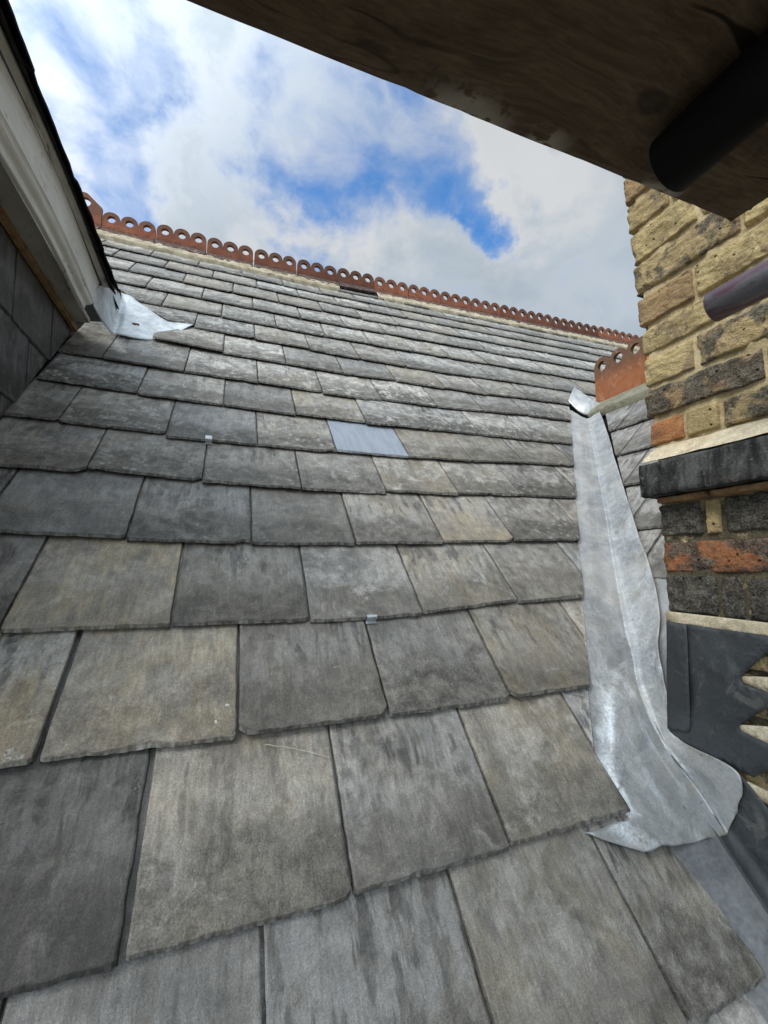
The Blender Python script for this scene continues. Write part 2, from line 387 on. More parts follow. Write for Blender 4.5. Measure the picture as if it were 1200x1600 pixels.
def mat_wood():
    m, N, b = mat_base('weathered_timber')
    P = N.new('ShaderNodeTexCoord').outputs['Object']
    x, y, z = N.sep(P)
    # knots bend the grain
    G = N.comb(N.mul(x, .16), y, z)
    wob = N.vmath('ADD', G, N.vmath('SCALE', N.noise(P, 5.0, 3, .5, out='Color'), sc=.045))
    g1 = N.noise(wob, 75.0, 7, .68, .4); g2 = N.noise(wob, 330.0, 4, .65)
    c = N.mix(N.ss(g1, .30, .70), (0.085, 0.055, 0.032), (0.140, 0.098, 0.060))
    c = N.scalec(c, N.ss(g2, .3, .7, .80, 1.20))
    crack = N.ss(N.math('ABSOLUTE', N.math('SUBTRACT', N.noise(wob, 13.0, 3, .5, .2), .5)), .012, .003)
    c = N.mix(N.mul(crack, N.ss(N.noise(P, 6, 2, .5), .46, .56), .9), c, (0.012, 0.008, 0.006))
    c = N.mix(N.mul(N.ss(N.noise(P, 9.0, 5, .7, .6), .56, .7), .6), c, (0.030, 0.022, 0.016))
    for kx, ky, kr in KNOTS:
        d = N.vmath('LENGTH', N.vmath('MULTIPLY', N.vmath('SUBTRACT', P, (kx, ky, 0.0)), (.75, 1.25, 0.0)))
        d = N.math('ADD', d, N.mul(N.math('SUBTRACT', g1, .5), .006))
        c = N.mix(N.mul(N.ss(d, kr * 1.15, kr * .6), .6), c, N.mix(N.ss(d, kr, 0.0), (0.016, 0.011, 0.008), (0.04, 0.036, 0.028)))
    pale = N.attr('pale')
    c = N.mix(N.mul(pale, N.ss(N.noise(P, 55, 4, .6), .42, .52)), c, (0.34, 0.30, 0.24))
    setb(N, b, c, .8, N.bump(N.math('ADD', g1, N.mul(g2, .5)), .5, .002), spec=.2)
    return m
KNOTS = [(0.300, 0.196, 0.012), (0.12, 0.10, 0.006)]

def mat_paint(name, c0, c1, wear, under, axis_y=True):
    m, N, b = mat_base(name)
    P = N.new('ShaderNodeTexCoord').outputs['Object']
    x, y, z = N.sep(P)
    G = N.comb(N.mul(x, 1.0), N.mul(y, .14), z)
    g = N.noise(G, 90.0, 5, .6, .3); big = N.noise(P, 8.0, 5, .65, .5); fine = N.noise(P, 200.0, 3, .6)
    c = N.mix(N.ss(big, .3, .7), c0, c1)
    c = N.scalec(c, N.ss(g, .3, .7, .93, 1.04))
    cr = N.ss(N.math('ABSOLUTE', N.math('SUBTRACT', N.noise(G, 26.0, 4, .55, .3), .5)), .016, .005)
    c = N.mix(N.mul(cr, N.ss(N.noise(P, 5, 3, .6), .48, .58), wear), c, under)
    c = N.mix(N.mul(N.ss(N.noise(G, 42.0, 5, .7, .4), .62, .70), wear), c, under)
    setb(N, b, c, .55, N.bump(N.math('ADD', N.mul(g, .8), N.mul(fine, .3)), .4, .002), spec=.35)
    return m

def mat_plain(name, c0, c1, rough=.7, scale=20.0, bump=.3, spec=.3, metal=0.0):
    m, N, b = mat_base(name)
    P = N.new('ShaderNodeTexCoord').outputs['Object']
    n = N.noise(P, scale, 6, .65, .4); f = N.noise(P, scale * 9, 3, .65)
    c = N.scalec(N.mix(N.ss(n, .32, .68), c0, c1), N.ss(f, .25, .75, .8, 1.2))
    setb(N, b, c, rough, N.bump(N.math('ADD', n, N.mul(f, .4)), bump, .003), spec=spec, metal=metal)
    return m

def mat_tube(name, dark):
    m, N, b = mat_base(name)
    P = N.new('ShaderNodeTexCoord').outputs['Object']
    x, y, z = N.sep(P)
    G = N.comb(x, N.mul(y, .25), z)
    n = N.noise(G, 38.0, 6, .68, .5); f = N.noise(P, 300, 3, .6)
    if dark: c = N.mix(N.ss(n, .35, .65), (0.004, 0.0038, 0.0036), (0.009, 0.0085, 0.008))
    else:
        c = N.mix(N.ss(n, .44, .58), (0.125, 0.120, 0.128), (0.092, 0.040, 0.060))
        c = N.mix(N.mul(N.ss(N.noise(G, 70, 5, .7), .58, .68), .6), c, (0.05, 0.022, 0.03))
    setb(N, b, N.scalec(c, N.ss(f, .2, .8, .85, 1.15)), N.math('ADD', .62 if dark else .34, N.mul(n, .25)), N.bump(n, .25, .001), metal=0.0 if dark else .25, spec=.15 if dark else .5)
    return m

M_SLATE = mat_slate(); M_BRICK = mat_brick()
M_MORTAR = mat_mortar('lime_mortar', (0.43, 0.335, 0.18), (0.58, 0.47, 0.28), soot=.22, zsoot=0.82)
M_FILLET = mat_mortar('cream_mortar_fillet', (0.50, 0.41, 0.27), (0.66, 0.57, 0.41), soot=.25)
M_BED = mat_mortar('ridge_mortar', (0.36, 0.30, 0.20), (0.56, 0.49, 0.36), soot=.55)
M_GREYBED = mat_mortar('grey_bedding_mortar', (0.17, 0.165, 0.12), (0.27, 0.26, 0.19), soot=.3)
M_TC = mat_terracotta(); M_TC2 = mat_terracotta('bright_terracotta', 1.0)
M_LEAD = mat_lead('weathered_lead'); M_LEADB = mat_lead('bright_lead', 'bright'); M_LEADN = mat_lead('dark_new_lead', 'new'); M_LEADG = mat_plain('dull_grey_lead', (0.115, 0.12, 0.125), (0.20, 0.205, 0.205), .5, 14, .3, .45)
M_WOOD = mat_wood()
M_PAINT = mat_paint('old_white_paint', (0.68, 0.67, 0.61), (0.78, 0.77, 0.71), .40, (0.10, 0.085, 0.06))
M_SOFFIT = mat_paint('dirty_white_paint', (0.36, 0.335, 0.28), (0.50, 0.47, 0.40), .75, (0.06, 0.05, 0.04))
M_TRIM = mat_plain('bare_brown_wood', (0.16, 0.088, 0.038), (0.30, 0.18, 0.085), .75, 25)
M_FELT = mat_plain('black_underlay', (0.008, 0.0075, 0.007), (0.018, 0.016, 0.015), .95, 30, spec=.1)
def mat_soot():
    m, N, b = mat_base('sooty_painted_brick')
    P = N.new('ShaderNodeTexCoord').outputs['Object']; x, y, z = N.sep(P)
    S = N.comb(x, y, N.mul(z, .3)); st = N.noise(S, 26.0, 5, .65, .5); mid = N.noise(P, 60, 6, .7, .4); f = N.noise(P, 280, 4, .7)
    c = N.mix(N.ss(st, .38, .66), (0.014, 0.0138, 0.0135), (0.105, 0.103, 0.098))
    c = N.mix(N.mul(N.ss(mid, .56, .66), .6), c, (0.17, 0.168, 0.155))
    c = N.mix(N.mul(N.ss(N.noise(P, 15, 5, .7, .7), .62, .70), .7), c, (0.16, 0.105, 0.06))
    pit = N.mul(N.ss(N.voro(P, 70.0), .22, .08), N.ss(N.sep(N.voro(P, 70.0, out='Color'))[0], .66, .72))
    c = N.mix(pit, c, (0.01, 0.01, 0.01)); c = N.scalec(c, N.ss(f, .25, .75, .7, 1.3))
    setb(N, b, c, .85, N.bump(N.math('SUBTRACT', N.math('ADD', mid, N.mul(f, .5)), pit), 1.0, .004), spec=.25)
    return m
M_SOOT0 = mat_plain('sooty_brick', (0.018, 0.018, 0.018), (0.062, 0.060, 0.058), .85, 26, .8)
M_SOOT = mat_soot()
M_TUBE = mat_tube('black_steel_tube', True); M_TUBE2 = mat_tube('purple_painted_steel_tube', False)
M_GROUND = mat_plain('ground', (0.10, 0.10, 0.09), (0.16, 0.15, 0.13), .9, .4)

# ------------------------------------------------------------------ slates
def slate(mp, xl0, xr0, vb0, vb1, length, seed, nx, ny, sp, fresh=0.0, xl=None, xr=None, n0=0.0, slope=.062, thick=.0078, wear=1.0, clip=None):
    """one riven slate: tail from (xl0,vb0) to (xr0,vb1); xl(v)/xr(v) give slanting cut sides; mp(x, v, n) maps to the world"""
    V = []; UV = []; ED = []
    # columns: outer skirt, shoulder, face..., shoulder, skirt ; rows: tail skirt, tail bevel, face...
    cols = [(-1, 0.0)] + [(0, i / (nx - 1)) for i in range(nx)] + [(1, 1.0)]
    rows = [(-2, 0.0), (-1, 0.0)] + [(0, .55 * j / (ny - 3) if j < ny - 2 else (.75 if j == ny - 2 else 1.0)) for j in range(ny)]
    w = xr0 - xl0
    cl, cr = random.Random(seed).random(), random.Random(seed + .5).random()
    cutl = (.0025 + .016 * cl ** 5) * wear; cutr = (.0025 + .018 * cr ** 5) * wear
    amp = .0017 * wear
    bev = .0055 + .004 * abs(ns(seed * 1.7, 3.3))
    for rk, t in rows:
        for ck, s in cols:
            d = t * length
            vb = vb0 + (vb1 - vb0) * s
            x = xl0 + w * s
            # ragged tail
            rag = amp * fbm(x * 26, seed * 3.1, 0, 4) + amp * .9 * min(0, fbm(x * 9, seed * 5.7, 4, 2) + .25) * -1
            cq = max(0.0, ns(x * 15, seed * 7.3, 9) - .30); chip = cq * cq * .055 * wear + .0011 * fbm(x * 75, seed * 1.3, 4, 2)
            # clipped corners
            dl, dr = x - xl0, xr0 - x
            cor = max(0, cutl - dl) * .8 + max(0, cutr - dr) * .8
            off = (rag + chip + cor) * max(0.0, 1 - d / .07)
            side = .0013 * wear * fbm(d * 30, seed * 2.3 + (5 if s > .5 else 0), 2, 3)
            v = vb + d + off
            if s in (0.0, 1.0): x += side
            if xl is not None: x = max(x, min(xl(v), xr0 + .3)) if s < .999 else max(x, xl(v) + .0005)
            if xr is not None: x = min(x, xr(v))
            n = n0 - slope * min(d, .25) - slope * .6 * max(0, d - .25)
            e = 0.0
            n += .0011 * wear * fbm(x * 11, v * 7, seed * 1.9, 3)
            lay = fbm(x * 6, v * 5, seed * 4.1, 3)
            n += .0008 * wear * math.floor(lay * 4) / 2
            jag = .5 + .5 * fbm(x * 34, seed, 1, 3)
            if rk == 0 and t == 0.0:
                v += bev * (.35 + .45 * jag + 1.6 * max(0, ns(x * 13, seed * 2.7, 5) - .22))
                e = .35
            elif rk == -1:
                n -= thick * (.45 + .45 * jag); v -= .0005; e = 1.0
            elif rk == -2:
                n -= thick * 1.05; v += .012; e = 1.0
            if ck == -1: n -= thick * 1.15; x -= .0006; e = .6
            if ck == 1: n -= thick * 1.15; x += .0006; e = .6
            V.append(mp(x, v, n)); UV.append((x + seed * .37, d if rk == 0 else -.002 * -rk)); ED.append(e)
    F = gridfaces(nx + 2, ny + 2)
    return V, F, UV, {'sid': [((seed * .6180339) % 1.0)] * len(V), 'edge': ED, 'fresh': [fresh] * len(V)}, {'sp': [sp] * len(V)}

# tails measured on the slope: course -> (X left, v left, X right, v right)
ROWS = {
 -1: [(-.29, -.212, -.045, -.212), (-.04, -.212, .205, -.212), (.21, -.212, .455, -.212), (.46, -.212, .742, -.212)],
 0: [(-.40, .02, -.195, .01), (-.19, .008, .055, .0), (.061, .0, .312, -.004), (.319, -.004, .574, -.006), (.581, -.002, .742, .004)],
 1: [(-.36, .218, -.095, .212), (-.086, .214, .169, .212), (.177, .215, .418, .215), (.426, .218, .67, .219)],
 2: [(-.50, .436, -.239, .436), (-.223, .438, .024, .432), (.03, .435, .278, .433), (.284, .432, .535, .432), (.548, .435, .79, .435)],
 3: [(-.60, .648, -.345, .648), (-.338, .648, -.092, .643), (-.089, .645, .161, .64), (.165, .637, .412, .639), (.422, .645, .686, .666), (.69, .662, .95, .671)],
 4: [(-.72, .881, -.46, .881), (-.452, .881, -.202, .869), (-.199, .863, .048, .857), (.056, .855, .297, .858), (.309, .86, .55, .865), (.561, .87, .79, .877), (.835, .881, 1.075, .892)],
 5: [(-.57, 1.093, -.327, 1.089), (-.319, 1.1, -.073, 1.081), (-.06, 1.077, .185, 1.069), (.19, 1.069, .438, 1.074), (.446, 1.084, .69, 1.087), (.702, 1.095, .948, 1.106), (1.003, 1.107, 1.24, 1.118)],
 6: [(-.557, 1.31, -.444, 1.307), (-.423, 1.301, -.179, 1.292), (-.171, 1.273, .072, 1.273), (.077, 1.274, .313, 1.274), (.328, 1.28, .573, 1.28), (.586, 1.282, .829, 1.294), (.844, 1.296, 1.08, 1.321), (1.094, 1.323, 1.36, 1.334)],
 7: [(-.544, 1.532, -.287, 1.515), (-.281, 1.508, -.032, 1.5), (-.028, 1.501, .196, 1.492), (.223, 1.499, .462, 1.494), (.474, 1.483, .722, 1.498), (.732, 1.496, .972, 1.51), (.983, 1.507, 1.233, 1.513), (1.244, 1.515, 1.50, 1.526)],
 8: [(-.547, 1.732, -.425, 1.736), (-.42, 1.727, -.173, 1.711), (-.163, 1.715, .082, 1.709), (.089, 1.711, .328, 1.705), (.337, 1.696, .578, 1.7), (.592, 1.709, .846, 1.721), (.858, 1.718, 1.099, 1.745), (1.108, 1.741, 1.374, 1.776), (1.38, 1.77, 1.63, 1.78)],
 9: [(-.304, 1.971, -.05, 1.943), (-.043, 1.939, .199, 1.934), (.21, 1.932, .452, 1.925), (.46, 1.921, .708, 1.941), (.713, 1.935, .967, 1.936), (.982, 1.948, 1.212, 1.948), (1.225, 1.952, 1.49, 1.979), (1.495, 1.98, 1.745, 1.99), (1.75, 1.99, 1.95, 1.99)],
 10: [(-.42, 2.192, -.174, 2.191), (-.17, 2.169, .078, 2.165), (.086, 2.161, .327, 2.158), (.332, 2.144, .572, 2.131), (.579, 2.134, .823, 2.138), (.831, 2.141, 1.088, 2.15), (1.101, 2.155, 1.352, 2.179), (1.363, 2.182, 1.616, 2.192), (1.62, 2.195, 1.87, 2.205), (1.875, 2.205, 2.12, 2.215), (2.125, 2.215, 2.38, 2.225)],
}
ROWS[2][-1] = (.548, .435, .822, .436); ROWS[3][-1] = (.69, .662, .960, .671); ROWS[4][-1] = (.835, .881, 1.090, .892)
for k_ in range(1, 10):
    q_ = ROWS[k_][-1]
    ROWS[k_].append((q_[2] + .004, q_[3], q_[2] + .254, q_[3] + .006))
# close the joints: neighbours nearly touch
for k_, r_ in ROWS.items():
    for a_ in range(len(r_) - 1):
        g_ = r_[a_ + 1][0] - r_[a_][2]
        if g_ < .030:
            m_ = (r_[a_ + 1][0] + r_[a_][2]) / 2; h_ = .0045 if (k_, a_) in ((2, 0), (1, 0)) else (.0024 if k_ < 1 else (.0024 if k_ < 5 else .0020))
            r_[a_] = (r_[a_][0], r_[a_][1], m_ - h_, r_[a_][3]); r_[a_ + 1] = (m_ + h_, *r_[a_ + 1][1:])
ROWS[4][-3] = (*ROWS[4][-3][:2], .797, .878); ROWS[4][-2] = (.800, .881, *ROWS[4][-2][2:])
ROWS[5][-2] = (.952, 1.107, *ROWS[5][-2][2:])
VB = {11: 2.375, 12: 2.605, 13: 2.815, 14: 3.02, 15: 3.21, 16: 3.385}
rng = random.Random(7)
for k, v0 in VB.items():
    x = -.043 + .2537 * (0 if k % 2 else .5) - .2537 * 5 + .02 * (k - 12)
    sl = .045 + (k - 10) / 6 * .065; row = []
    while x < 5.6:
        w = .2537 + rng.uniform(-.004, .004)
        jit = rng.uniform(-.006, .006)
        row.append((x + .003, v0 + sl * max(0, x - .5) + jit, x + w - .003, v0 + sl * max(0, x + w - .5) + jit + rng.uniform(-.004, .004)))
        x += w + rng.uniform(-.001, .001)
    ROWS[k] = row
def x_valley(v): return (9.0 if v < .205 else max(.668, .722 + .672 * (v - .40))) if v < 2.10 else 9.0
def x_dormer(v):
    if v < 1.93: return -.556
    if v < 2.184: return -.56
    return -.277 - .77 * (v - 2.19)
# look of the big slates: tone, warm, blue, lichen (per course, from the left)
LOOK = {
 0: [(.80, .1, .5, .1), (.84, .15, .5, .1), (.92, .2, .45, .15), (.98, .3, .3, .2), (.95, .35, .2, .1)],
 1: [(.38, .10, .40, .40), (1.02, .42, .1, .12), (.98, .15, .35, .12), (1.08, .45, .1, .12)],
 2: [(.98, .95, .35, .3), (1.14, .75, .45, .2), (.84, .15, .15, .3), (1.05, .2, .55, .25), (.90, .5, .1, .3)],
 3: [(.75, .2, .2, .2), (1.12, .95, .5, .1), (.84, .25, .1, .2), (1.08, .25, .55, .3), (1.10, .6, .45, .15), (1.02, .25, .5, .1)],
 4: [(.8, .1, .5, .2), (.95, .25, .95, .2), (.90, .15, .5, .35), (.86, .12, .2, .4), (1.10, .35, .3, .2), (1.16, .9, .3, .2), (.95, .2, .3, .6)],
 5: [(.90, .5, .6, .35), (.90, .35, .5, .6), (.92, .2, .2, .5), (1.05, .2, .5, .4), (1.12, .6, .3, .4), (1.10, .3, .4, .3), (.82, .1, .3, .7)],
 6: [(.82, .2, .2, .3), (.92, .35, .3, .6), (.95, .1, .8, .6), (1.02, .3, .1, .95), (1.0, 0, 1, 0), (1.08, .55, .1, .5), (.84, .4, .1, .5), (1.0, .4, .3, .4)],
}
def look(k, i, r):
    if k in LOOK and i < len(LOOK[k]): return LOOK[k][i]
    t = r.uniform(.84, 1.20) if k < 11 else r.uniform(.98, 1.28)
    return (t, r.random() ** 1.6 * .7, r.random() * .8, r.uniform(.45, .95) if 5 <= k <= 12 else r.uniform(.35, .7))

main_roof = thing('slate_roof', 'main weathered grey slate roof slope with red crested ridge rising across the picture', 'roof', roofw(0.2, 0.0))
cands = []
rl = random.Random(21)
for k, row in ROWS.items():
    for i, (xa, va, xb, vb) in enumerate(row):
        sp = look(k, i, rl); seed = (k + 3) * 31.37 + i * 3.71
        if min(va, vb) < 2.08 and xa > x_valley(min(va, vb) + .24) and xa > x_valley(min(va, vb)): continue
        if xb < x_dormer(va + .22) - .01 and xb < x_dormer(va): continue
        ps = [pix(roofw(x, v)) for x, v in ((max(xa, x_dormer(va)), va), (min(xb, x_valley(vb)), vb), (min(xb, x_valley(vb + .216)), vb + .216), (max(xa, x_dormer(va + .216)), va + .216))]
        if any(p is None for p in ps): area = 0
        else:
            pc = [(min(1200, max(0, p[0])), min(1600, max(0, p[1]))) for p in ps]
            area = abs(sum(pc[a][0] * pc[(a + 1) % 4][1] - pc[(a + 1) % 4][0] * pc[a][1] for a in range(4))) / 2
        cands.append((area, k, i, xa, va, xb, vb, sp, seed))
order = sorted(range(len(cands)), key=lambda q: -cands[q][0])
big100 = set(order[:100])
rest = MB()
for q, (area, k, i, xa, va, xb, vb, sp, seed) in enumerate(cands):
    if area > 12000: nx, ny = 72, 46
    elif area > 3500: nx, ny = 46, 30
    elif area > 900: nx, ny = 28, 18
    else: nx, ny = 12, 7
    fresh = 1.0 if (k, i) == (6, 4) else 0.0
    x_l = (lambda v: -.304 + .8 * max(0, v - 2.025)) if (k, i) == (9, 0) else x_dormer
    kw = dict(xr=x_valley if .1 < va < 2.1 else None, xl=x_l if xa < -.1 else None, fresh=fresh, wear=.35 if fresh else (1.5 if (k, i) == (1, 0) else 1.0))
    rr = random.Random(seed)
    n0 = rr.uniform(-.0012, .0012)
    if (k, i) in ((9, 0), (6, 5), (7, 4)): n0 += .003
    V, F, UV, FA, CA = slate(roofw, xa, xb, va, vb, .46 if area > 300 or k <= 0 else .34, seed, nx, ny, sp, n0=n0, **kw)
    if q in big100:
        o = obj('slate', V, F, M_SLATE, main_roof, UV, FA, CA)
        if fresh: o['label'] = 'clean smooth blue-grey replacement slate among the old ones'
        if (k, i) == (1, 0): o['label'] = 'dark charcoal slate with a broken ragged tail'
        if (k, i) == (3, 1): o['label'] = 'sandy yellow stained slate with blue streaks'
    else: rest.add(V, F, UV, FA, CA)
tag(rest.build('slate_courses', M_SLATE, main_roof), kind='stuff')
# boarding under the slates, and the far slope behind the ridge
def vridge(X): return 3.52 + .11 * max(0.0, X - .4)
dk = MB()
xs = [-1.6 + i * .25 for i in range(31)]
vs = [-.6, .4, 1.0, 1.6, 2.1, 2.8, 3.2, None]
V = [roofw(x, (vridge(x) - .03 if v is None else v), -.034) for v in vs for x in xs]
dk.add(V, gridfaces(len(xs), len(vs)))
obj('roof_boarding', dk.v, dk.f, M_FELT, main_roof, smooth=False)
bk = []
for j in range(6):
    for x in xs:
        p = roofw(x, vridge(x), -.005); bk.append((p.x, p.y + .12 + j * .5 * CT, p.z - .005 - j * .5 * ST))
obj('back_slope', bk, gridfaces(len(xs), 6), M_FELT, main_roof, smooth=False)

# lead clips holding slipped slates
def clip(X, v, w, l, name='lead_clip', bright=True):
    pts = []; nx, ny = 4, 9
    for j in range(ny):
        t = j / (ny - 1)
        for i in range(nx):
            s = i / (nx - 1) - .5
            if t < .35: n = -.010 + .0 * t; d = -.012 + .012 * t / .35
            else:
                a = (t - .35) / .65
                n = -.006 + .012 * min(1, a * 2.2); d = -.0075 - .002 * math.sin(a * 3.1) + (a - .45) * l if a > .45 else -.0075
            pts.append(roofw(X + s * w + .002 * ns(t * 4, s * 3, X), v + d, n + .001 * ns(s * 5, t * 5, v)))
    return obj(name, pts, gridfaces(nx, ny), M_LEADB, main_roof)
clip(-.062, 1.277, .018, .030)
clip(.293, .641, .022, .012)

# ------------------------------------------------------------------ crested ridge tiles
def crest_mesh(widths, L, H, r_out, r_in, thick, nh, seg=24, end=False, foot=.03):
    """upright fin of a crested ridge tile in (s, h): scalloped top with round holes, as front/back faces plus rims"""
    outline = [(0.0, -foot), (L, -foot)]
    cr = []
    if end:
        w2 = L / 2
        outline += [(L, .135), (L * .56, .208), (L * .50, .212), (0.0, .212)]
        cr = [(w2, .150)]
    else:
        p = L / nh
        for k in range(nh - 1, -1, -1):
            cx = (k + .5) * p; cr.append((cx, H - r_out))
            for a in range(seg // 2 + 1):
                an = math.pi * a / (seg // 2)
                x = cx + (p / 2 - .0008) * math.cos(an)
                outline.append((x, H - r_out + r_out * math.sin(an)))
            # shallow V between the scallops is where neighbouring arcs meet
    bm = bmesh.new()
    def loop(pts):
        vs = [bm.verts.new((x, 0, y)) for x, y in pts]
        return [bm.edges.new((vs[i], vs[(i + 1) % len(vs)])) for i in range(len(vs))]
    # drop duplicate neighbours
    o2 = [outline[0]]
    for q in outline[1:]:
        if math.hypot(q[0] - o2[-1][0], q[1] - o2[-1][1]) > 5e-4: o2.append(q)
    es = loop(o2)
    for cx, cy in cr:
        es += loop([(cx + r_in * math.cos(2 * math.pi * a / seg), cy + r_in * math.sin(2 * math.pi * a / seg)) for a in range(seg)])
    bmesh.ops.triangle_fill(bm, use_beauty=True, use_dissolve=False, edges=es)
    ext = bmesh.ops.extrude_face_region(bm, geom=list(bm.faces))
    for e in ext['geom']:
        if isinstance(e, bmesh.types.BMVert): e.co.y += thick
    bmesh.ops.recalc_face_normals(bm, faces=list(bm.faces))
    bm.verts.ensure_lookup_table(); bm.verts.index_update()
    V = [tuple(v.co) for v in bm.verts]; F = [tuple(v.index for v in f.verts) for f in bm.faces]
    bm.free()
    return V, F
def ridge_tile(parent, P0, P1, up, out, H, r_out, r_in, mat, sid, end=False, wing=.100, wslope=None, both=True):
    """P0-P1 apex line; out = horizontal unit vector away from the viewer side slope"""
    P0, P1 = Vector(P0), Vector(P1); d = P1 - P0; L = d.length; d.normalize()
    mb = MB(); th = .020
    V, F = crest_mesh(None, L, H, r_out, r_in, th, 3, end=end)
    rr = random.Random(sid * 91)
    W = []; HG = []
    for (s, y, h) in V:
        k = .0012 * fbm(s * 20, h * 20 + sid * 9, y * 40, 3)
        p = P0 + d * s + out * (y - th / 2 + k) + up * (h + k)
        W.append(p); HG.append(max(0, min(1, .35 + .65 * h / H)))
    mb.add(W, F, None, {'hgt': HG, 'sid': sid})
    # saddle wings down each slope
    for sg in ((-1, 1) if both else (-1,)):
        nx, ny = 9, 6; W = []; HG = []
        for lay in (0, 1):
            for j in range(ny):
                t = j / (ny - 1)
                for i in range(nx):
                    s = L * (.004 + .992 * i / (nx - 1))
                    drop = wing * t
                    k = .0015 * ns(s * 18, t * 6, sid * 7)
                    p = P0 + d * s + out * sg * (th * .35 + drop * math.cos(TH)) - up * (drop * math.sin(TH) + .006)
                    p = p + (out * sg * math.sin(TH) + up * math.cos(TH)) * ((.014 if lay == 0 else 0.0) + k)
                    W.append(p); HG.append(.36 * (1 - t))
        f = gridfaces(nx, ny) + gridfaces(nx, ny, nx * ny)
        rim = [i for i in range(nx)] + [j * nx + nx - 1 for j in range(1, ny)] + [(ny - 1) * nx + i for i in range(nx - 2, -1, -1)] + [j * nx for j in range(ny - 2, 0, -1)]
        B = nx * ny
        f += [(rim[a], rim[(a + 1) % len(rim)], rim[(a + 1) % len(rim)] + B, rim[a] + B) for a in range(len(rim))]
        mb.add(W, f, None, {'hgt': HG, 'sid': sid})
    return mb.build('ridge_tile', mat, parent, smooth=False)
UP = Vector((0, 0, 1)); OUTY = Vector((0, 1, 0))
RJ = [-.985, -.800, -.503, -.203, .098, .392, .690, .990, 1.290, 1.592, 1.905, 2.225, 2.545, 2.860, 3.18, 3.50, 3.83, 4.16, 4.50, 4.85, 5.2]
def ridgeP(X):
    p = roofw(X, vridge(X) + .010, 0); p.y += .010; p.z += .010
    return p
for i in range(len(RJ) - 1):
    g = .004 if i not in (3, 4) else .008
    a, c = ridgeP(RJ[i]), ridgeP(RJ[i + 1] - g)
    L = (c - a).length
    jit = random.Random(i).uniform(-.003, .004)
    o = ridge_tile(main_roof, a + UP * jit, c + UP * (jit + random.Random(i + 50).uniform(-.003, .003)), UP, OUTY, .128, L / 6, L / 6 * .46 if i else .030, M_TC, i * .37 + .1, end=(i == 0))
    if i == 0: o['label'] = 'end ridge tile with one large hole and an angular top'
# mortar bedding under the ridge tiles: a ragged cream band (missing under one tile)
def mortar_strip(name, mat, path, nrm_fn, w0, w1, seed, parent, thick=.016, nx=140):
    V = []; ny = 7
    for j in range(ny):
        t = j / (ny - 1)
        for i in range(nx):
            s = i / (nx - 1)
            V.append(nrm_fn(s, t, seed))
    return obj(name, V, gridfaces(nx, ny), mat, parent)
def bedfn(xa, xb):
    def fn(s, t, seed):
        X = xa + (xb - xa) * s
        lo = vridge(X) - .152 + .014 * fbm(X * 9, seed, 0, 4)
        hi = vridge(X) - .070
        v = lo + (hi - lo) * t
        n = (.0 if t == 0 else .006 + .010 * t) + .006 * fbm(X * 26, v * 26, seed, 4) - (.02 if t == 0 else 0)
        return roofw(X, v, n)
    return fn
mortar_strip('mortar_bed', M_BED, None, bedfn(-1.1, .685), 0, 0, 3.0, main_roof)
mortar_strip('mortar_bed', M_BED, None, bedfn(.985, 5.3), 0, 0, 8.0, main_roof, nx=300)

# ------------------------------------------------------------------ cross gable roof behind the wall
gable = thing('cross_gable_roof', 'small slated cross gable roof with bright orange crest tile behind the brick wall', 'roof', crossw(1.2, 1.2))
GB = [1.17, 1.383, 1.583, 1.820, 2.040, 2.265]
gi = 0
for k, b0 in enumerate(GB):
    y = .05 + (.06 if k % 2 else .185)
    while y < 2.0:
        w = .2537
        def cmap(x, v, n): return crossw(-x, v, n)
        # cut along the lead valley: keep clear of the crease
        lim = lambda v: -(.145 + CT * v - .245)
        if -y - w * 0 > lim(b0 + .22) + .0 or True:
            xa, xb = -(y + w - .004), -(y + .003)
            if xb > lim(b0 + .22):
                sp = (1.05, .1, .75, .30) if k > 4 else (1.02, .15, .6, .35)
                V, F, UV, FA, CA = slate(cmap, xa, xb, b0, b0, .40, 900 + gi * 2.77, 26, 18, (sp[0] * random.Random(gi).uniform(.9, 1.1), *sp[1:]), xl=lim)
                obj('slate', V, F, M_SLATE, gable, UV, FA, CA); gi += 1
        y += w
V = [crossw(y, b, -.032) for b in (1.12, 1.2, 1.8, 2.55) for y in (.63, .8, 1.0, 1.3, 1.62)]
obj('roof_boarding', V, gridfaces(5, 4), M_FELT, gable, smooth=False)
# its ridge: mortar, crested tiles, far slope
XR = .145 + CT * 2.575; ZR = -1.069 + ST * 2.575
rp = lambda Y: Vector((XR + .012, Y, ZR + .012))
OUTX = Vector((1, 0, 0))
tj = [1.665, 1.360, 1.055, .75, .445, .14, -.165]
for i in range(len(tj) - 1):
    ridge_tile(gable, rp(tj[i] - .003), rp(tj[i + 1]), UP, OUTX, .255, .050, .027, M_TC2, 5.3 + i * .61, wing=.05)
def gbed(s, t, seed):
    Y = 1.665 - 1.85 * s
    lo = 2.482 + .006 * fbm(Y * 9, seed, 0, 3); b = lo + (2.575 - lo) * t
    return crossw(Y, b, (-.015 if t == 0 else .016 + .004 * t) + .0015 * fbm(Y * 25, b * 25, 2, 3))
mortar_strip('mortar_bed', M_GREYBED, None, gbed, 0, 0, 5.0, gable, nx=90)
V = [(XR + .03 + j * .5 * CT, y, ZR - .01 - j * .5 * ST) for j in range(5) for y in (-.5, .2, .9, 1.55)]
obj('back_slope', V, gridfaces(4, 5), M_FELT, gable, smooth=False)

